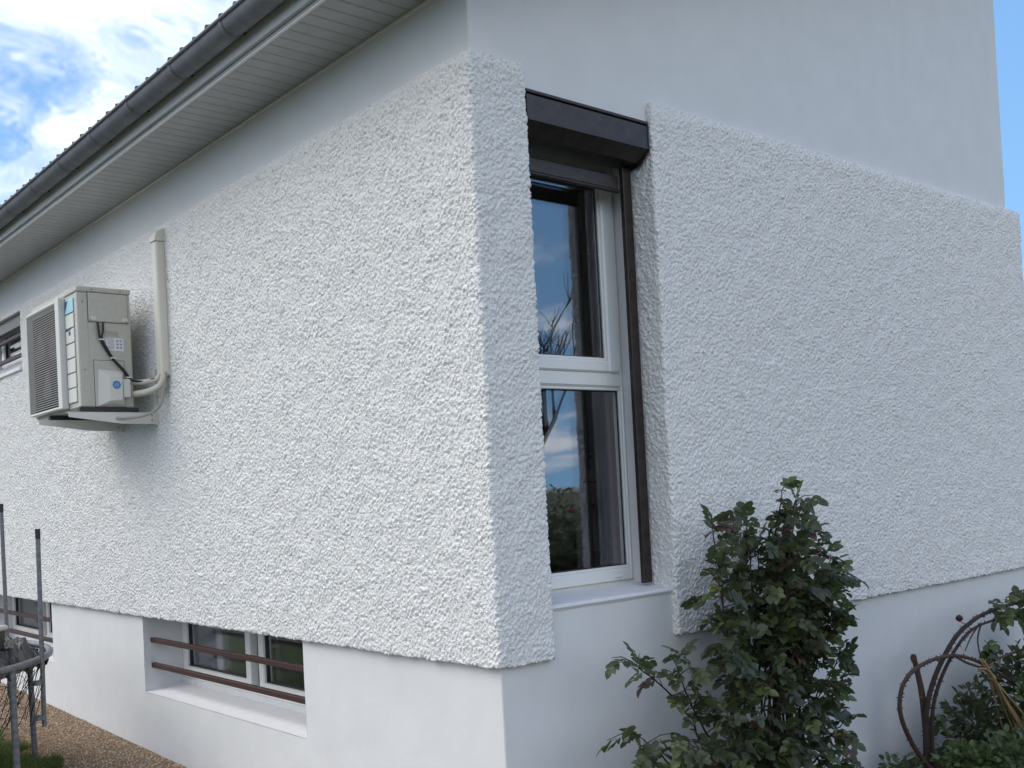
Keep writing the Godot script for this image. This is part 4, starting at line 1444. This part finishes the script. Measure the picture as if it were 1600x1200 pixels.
# ---------------------------------------------------------------- rooms, and the garden that the panes mirror
func build_indoors():
	var g := thing("guitar", Vector3(-2.95, 0.62, -3.42), "pale wooden guitar hanging on the dark room wall behind the tall window", "guitar")
	var st := begin()
	var prof := []
	for i in 40:
		var a := TAU * i / 40
		var r := 0.165 + 0.03 * cos(a) * -1.0 + 0.035 * cos(2 * a)
		prof.append(Vector2(sin(a) * r * 0.92, cos(a) * r * 1.25 + 0.22))
	var ctr := Vector2(0, 0.22)
	for i in 40:
		var p: Vector2 = prof[i]
		var q: Vector2 = prof[(i + 1) % 40]
		quad(st, Vector3(0.09, ctr.y, ctr.x), Vector3(0.09, p.y, p.x), Vector3(0.09, q.y, q.x), Vector3(0.09, ctr.y, ctr.x))
		quad(st, Vector3(0.0, p.y, p.x), Vector3(0.0, q.y, q.x), Vector3(0.09, q.y, q.x), Vector3(0.09, p.y, p.x))
	done(st, "body", M.guitar_top, g)
	st = begin()
	tube(st, [Vector3(0.0895, 0.28, 0), Vector3(0.092, 0.28, 0)], 0.045, 18)
	done(st, "sound_hole_shade", M.guitar_dark, g)  # flat dark disc, painted as the shade inside the hole
	box_part("neck", Vector3(0.07, 0.36, -0.026), Vector3(0.10, 0.92, 0.026), M.guitar_dark, g, 0.006)
	box_part("headstock", Vector3(0.065, 0.92, -0.038), Vector3(0.09, 1.08, 0.038), M.guitar_dark, g, 0.006)
	box_part("bridge", Vector3(0.09, 0.12, -0.075), Vector3(0.10, 0.14, 0.075), M.guitar_dark, g, 0.003)
	# curtain hanging inside at the far jamb
	st = begin()
	for i in 30:
		var z0 := -1.12 - 0.011 * i
		var x0 := -0.42 + 0.02 * sin(i * 1.3)
		var z1 := -1.12 - 0.011 * (i + 1)
		var x1 := -0.42 + 0.02 * sin((i + 1) * 1.3)
		quad(st, Vector3(x0, 0.17, z0), Vector3(x0, 2.5, z0), Vector3(x1, 2.5, z1), Vector3(x1, 0.17, z1))
	tag(done(st, "curtain", M.curtain_cloth, self), "dark red curtain hanging inside the tall window", "curtain")

func flower(st: SurfaceTool, c: Vector3, r: float):
	for ring in 3:
		var n := 9 - ring * 2
		for k in n:
			var a := TAU * k / n + ring * 0.4
			var tilt := 0.25 + ring * 0.5
			var out := Vector3(cos(a) * cos(tilt), sin(tilt), sin(a) * cos(tilt))
			leaflet(st, Transform3D(aim(out, 0), c), r * (1.0 - 0.15 * ring), r * 0.75, 0.5, -0.35)

func build_garden():
	rng.seed = 101
	# flowering bush out of frame on the right
	var base := Vector3(1.62, -1.0, -2.52)
	var f := thing("peony_bush", base, "leafy peony bush with big pink blooms, mirrored in the lower pane", "peony")
	var st := begin()
	leafy(st, Vector3(0, 0.72, 0), Vector3(0.42, 0.72, 0.42), 1100, 0.085, rng)
	tag(done(st, "foliage", M.leaf_dark, f), "", "", "", "stuff")
	st = begin()
	for k in 9: tube(st, [Vector3(0, -0.01, 0), Vector3(rng.randf_range(-0.3, 0.3), 0.5, rng.randf_range(-0.3, 0.3)), Vector3(rng.randf_range(-0.3, 0.3), 1.3, rng.randf_range(-0.3, 0.3))], [0.012, 0.009, 0.005], 5)
	done(st, "stem", M.cane_green, f)
	for k in 17:
		st = begin()
		var a := TAU * k / 17 * 5.0
		flower(st, Vector3(cos(a) * rng.randf_range(0.15, 0.36), rng.randf_range(1.15, 1.58), sin(a) * rng.randf_range(0.15, 0.36)), rng.randf_range(0.05, 0.08))
		done(st, "bloom", M.petal_pale if k % 4 == 0 else M.petal_pink, f)
	# bare young tree, mirrored in the upper pane
	base = Vector3(2.55, -1.0, -3.0)
	var tr := thing("bare_tree", base, "young tree with bare branches, mirrored in the upper pane", "tree")
	st = begin()
	var limbs := [[Vector3.ZERO, Vector3(0.05, 2.3, -0.05), 0.04, 0]]
	while limbs.size() > 0:
		var l = limbs.pop_back()
		var a: Vector3 = l[0]
		var d: Vector3 = l[1]
		var r: float = l[2]
		var lv: int = l[3]
		var e := a + d
		tube(st, [a, (a + e) / 2 + Vector3(rng.randf_range(-1, 1), 0, rng.randf_range(-1, 1)) * d.length() * 0.06, e], [r, r * 0.85, r * 0.7], 6)
		if lv < 5:
			for k in (3 if lv > 0 else 4):
				var nd := (d.normalized() + Vector3(rng.randf_range(-1, 1), rng.randf_range(-0.1, 0.9), rng.randf_range(-1, 1)) * 0.8).normalized() * (d.length() if lv > 0 else 1.0) * rng.randf_range(0.55, 0.8)
				limbs.append([a.lerp(e, rng.randf_range(0.7, 1.0)), nd, r * 0.6, lv + 1])
	done(st, "trunk", M.bark, tr)
	# hedges round the garden
	var bush := begin()
	leafy(bush, Vector3.ZERO, Vector3(0.75, 0.95, 0.75), 420, 0.11, rng, 0.35)
	var bm := bush.commit()
	for row in [[16, Vector3(7.5, 0, -22.0), Vector3(0.55, 0, 1.25), "clipped green hedge across the garden, mirrored low in the tall window"], [14, Vector3(-14.0, 0, 10.5), Vector3(1.25, 0, 0), "clipped green hedge along the lawn, mirrored in the cellar windows"]]:
		var h := thing("hedge", Vector3(row[1].x, -1.0, row[1].z), row[3], "hedge")
		for i in row[0]:
			var s: Vector3 = row[1] + row[2] * i
			var at := Vector3(s.x, ground_y(maxf(s.x, -9.4), s.z), s.z) - h.position
			var o := put(bm, "foliage", [M.leaf_mid, M.leaf_pale, M.leaf_dark][(i * 2 + i / 3) % 3], h, at + Vector3(0, 0.85, 0))
			o.scale = Vector3(1, rng.randf_range(0.85, 1.05), 1)
			o.rotation.y = i * 1.7
			o.set_meta("kind", "stuff")
			tube_part("stem", [at - Vector3(0, 0.02, 0), at + Vector3(0, 0.8, 0)], 0.03, M.bark, h, 6)

# ---------------------------------------------------------------- scene
func _ready():
	# camera
	var cam := Camera3D.new()
	cam.name = "camera"
	var a := deg_to_rad(YAW)
	var p := deg_to_rad(PITCH)
	var r := deg_to_rad(ROLL)
	var v := Vector3(-sin(a) * cos(p), sin(p), -cos(a) * cos(p))
	var right := v.cross(Vector3.UP).normalized()
	var up := right.cross(v)
	cam.projection = Camera3D.PROJECTION_FRUSTUM
	cam.near = 0.05
	cam.far = 1200.0
	cam.size = 1200.0 / FOCAL * cam.near
	cam.frustum_offset = Vector2((800.0 - CENTRE.x) / FOCAL, (CENTRE.y - 600.0) / FOCAL) * cam.near
	add_child(cam)
	cam.transform = Transform3D(Basis(right * cos(r) - up * sin(r), right * sin(r) + up * cos(r), -v), EYE)
	cam.current = true
	# sky, exposure
	var env := Environment.new()
	env.background_mode = Environment.BG_SKY
	env.sky = make_sky()
	env.background_energy_multiplier = 1.0
	env.tonemap_mode = Environment.TONE_MAPPER_LINEAR
	env.tonemap_exposure = 2.0
	env.sdfgi_enabled = true
	env.ssao_enabled = true
	env.ssil_enabled = true
	var we := WorldEnvironment.new()
	we.environment = env
	add_child(we)
	# sun through thin cloud, from the upper left in front of the long facade
	var sun := DirectionalLight3D.new()
	sun.name = "sun"
	sun.light_energy = 0.29
	sun.light_angular_distance = 34.0
	sun.light_color = Color(1.0, 0.975, 0.94)
	sun.shadow_enabled = true
	add_child(sun)
	sun.look_at_from_position(Vector3(-0.50, 0.66, 0.52) * 10.0, Vector3.ZERO)
	make_materials()
	var house := thing("house", Vector3.ZERO, "white house corner with roughcast walls, grey eaves and a tall window", "house")
	build_walls(house)
	print("walls ", Time.get_ticks_msec())
	build_roof(house)
	build_tall_window(house)
	build_low_window(house, "cellar_window", "low white cellar window behind two brown bars, nearer the corner", CELLAR, -0.30, [[-3.755, -2.755], [-2.645, -1.68]], [-0.188, -0.358], -0.03)
	build_low_window(house, "cellar_window", "low white cellar window behind the trampoline", CELLAR_FAR, -0.30, [[-7.85, -6.88], [-6.77, -5.80]], [-0.188, -0.358], -0.03)
	build_low_window(house, "high_window", "low wide window under the eaves behind the outdoor unit", HIGH_WINDOW, -0.14, [[-8.35, -7.33], [-7.22, -6.20]], [2.10, 2.275], 0.0)
	box_part("blind_box", Vector3(-8.395, 2.355, -0.12), Vector3(-6.155, 2.455, -0.035), M.blind_grey, house, 0.004)
	build_ground()
	build_outdoor_unit()
	build_trampoline()
	build_rose_bush()
	build_climbing_rose()
	build_straw()
	build_ground_cover()
	build_indoors()
	build_garden()
	print("done ", Time.get_ticks_msec())
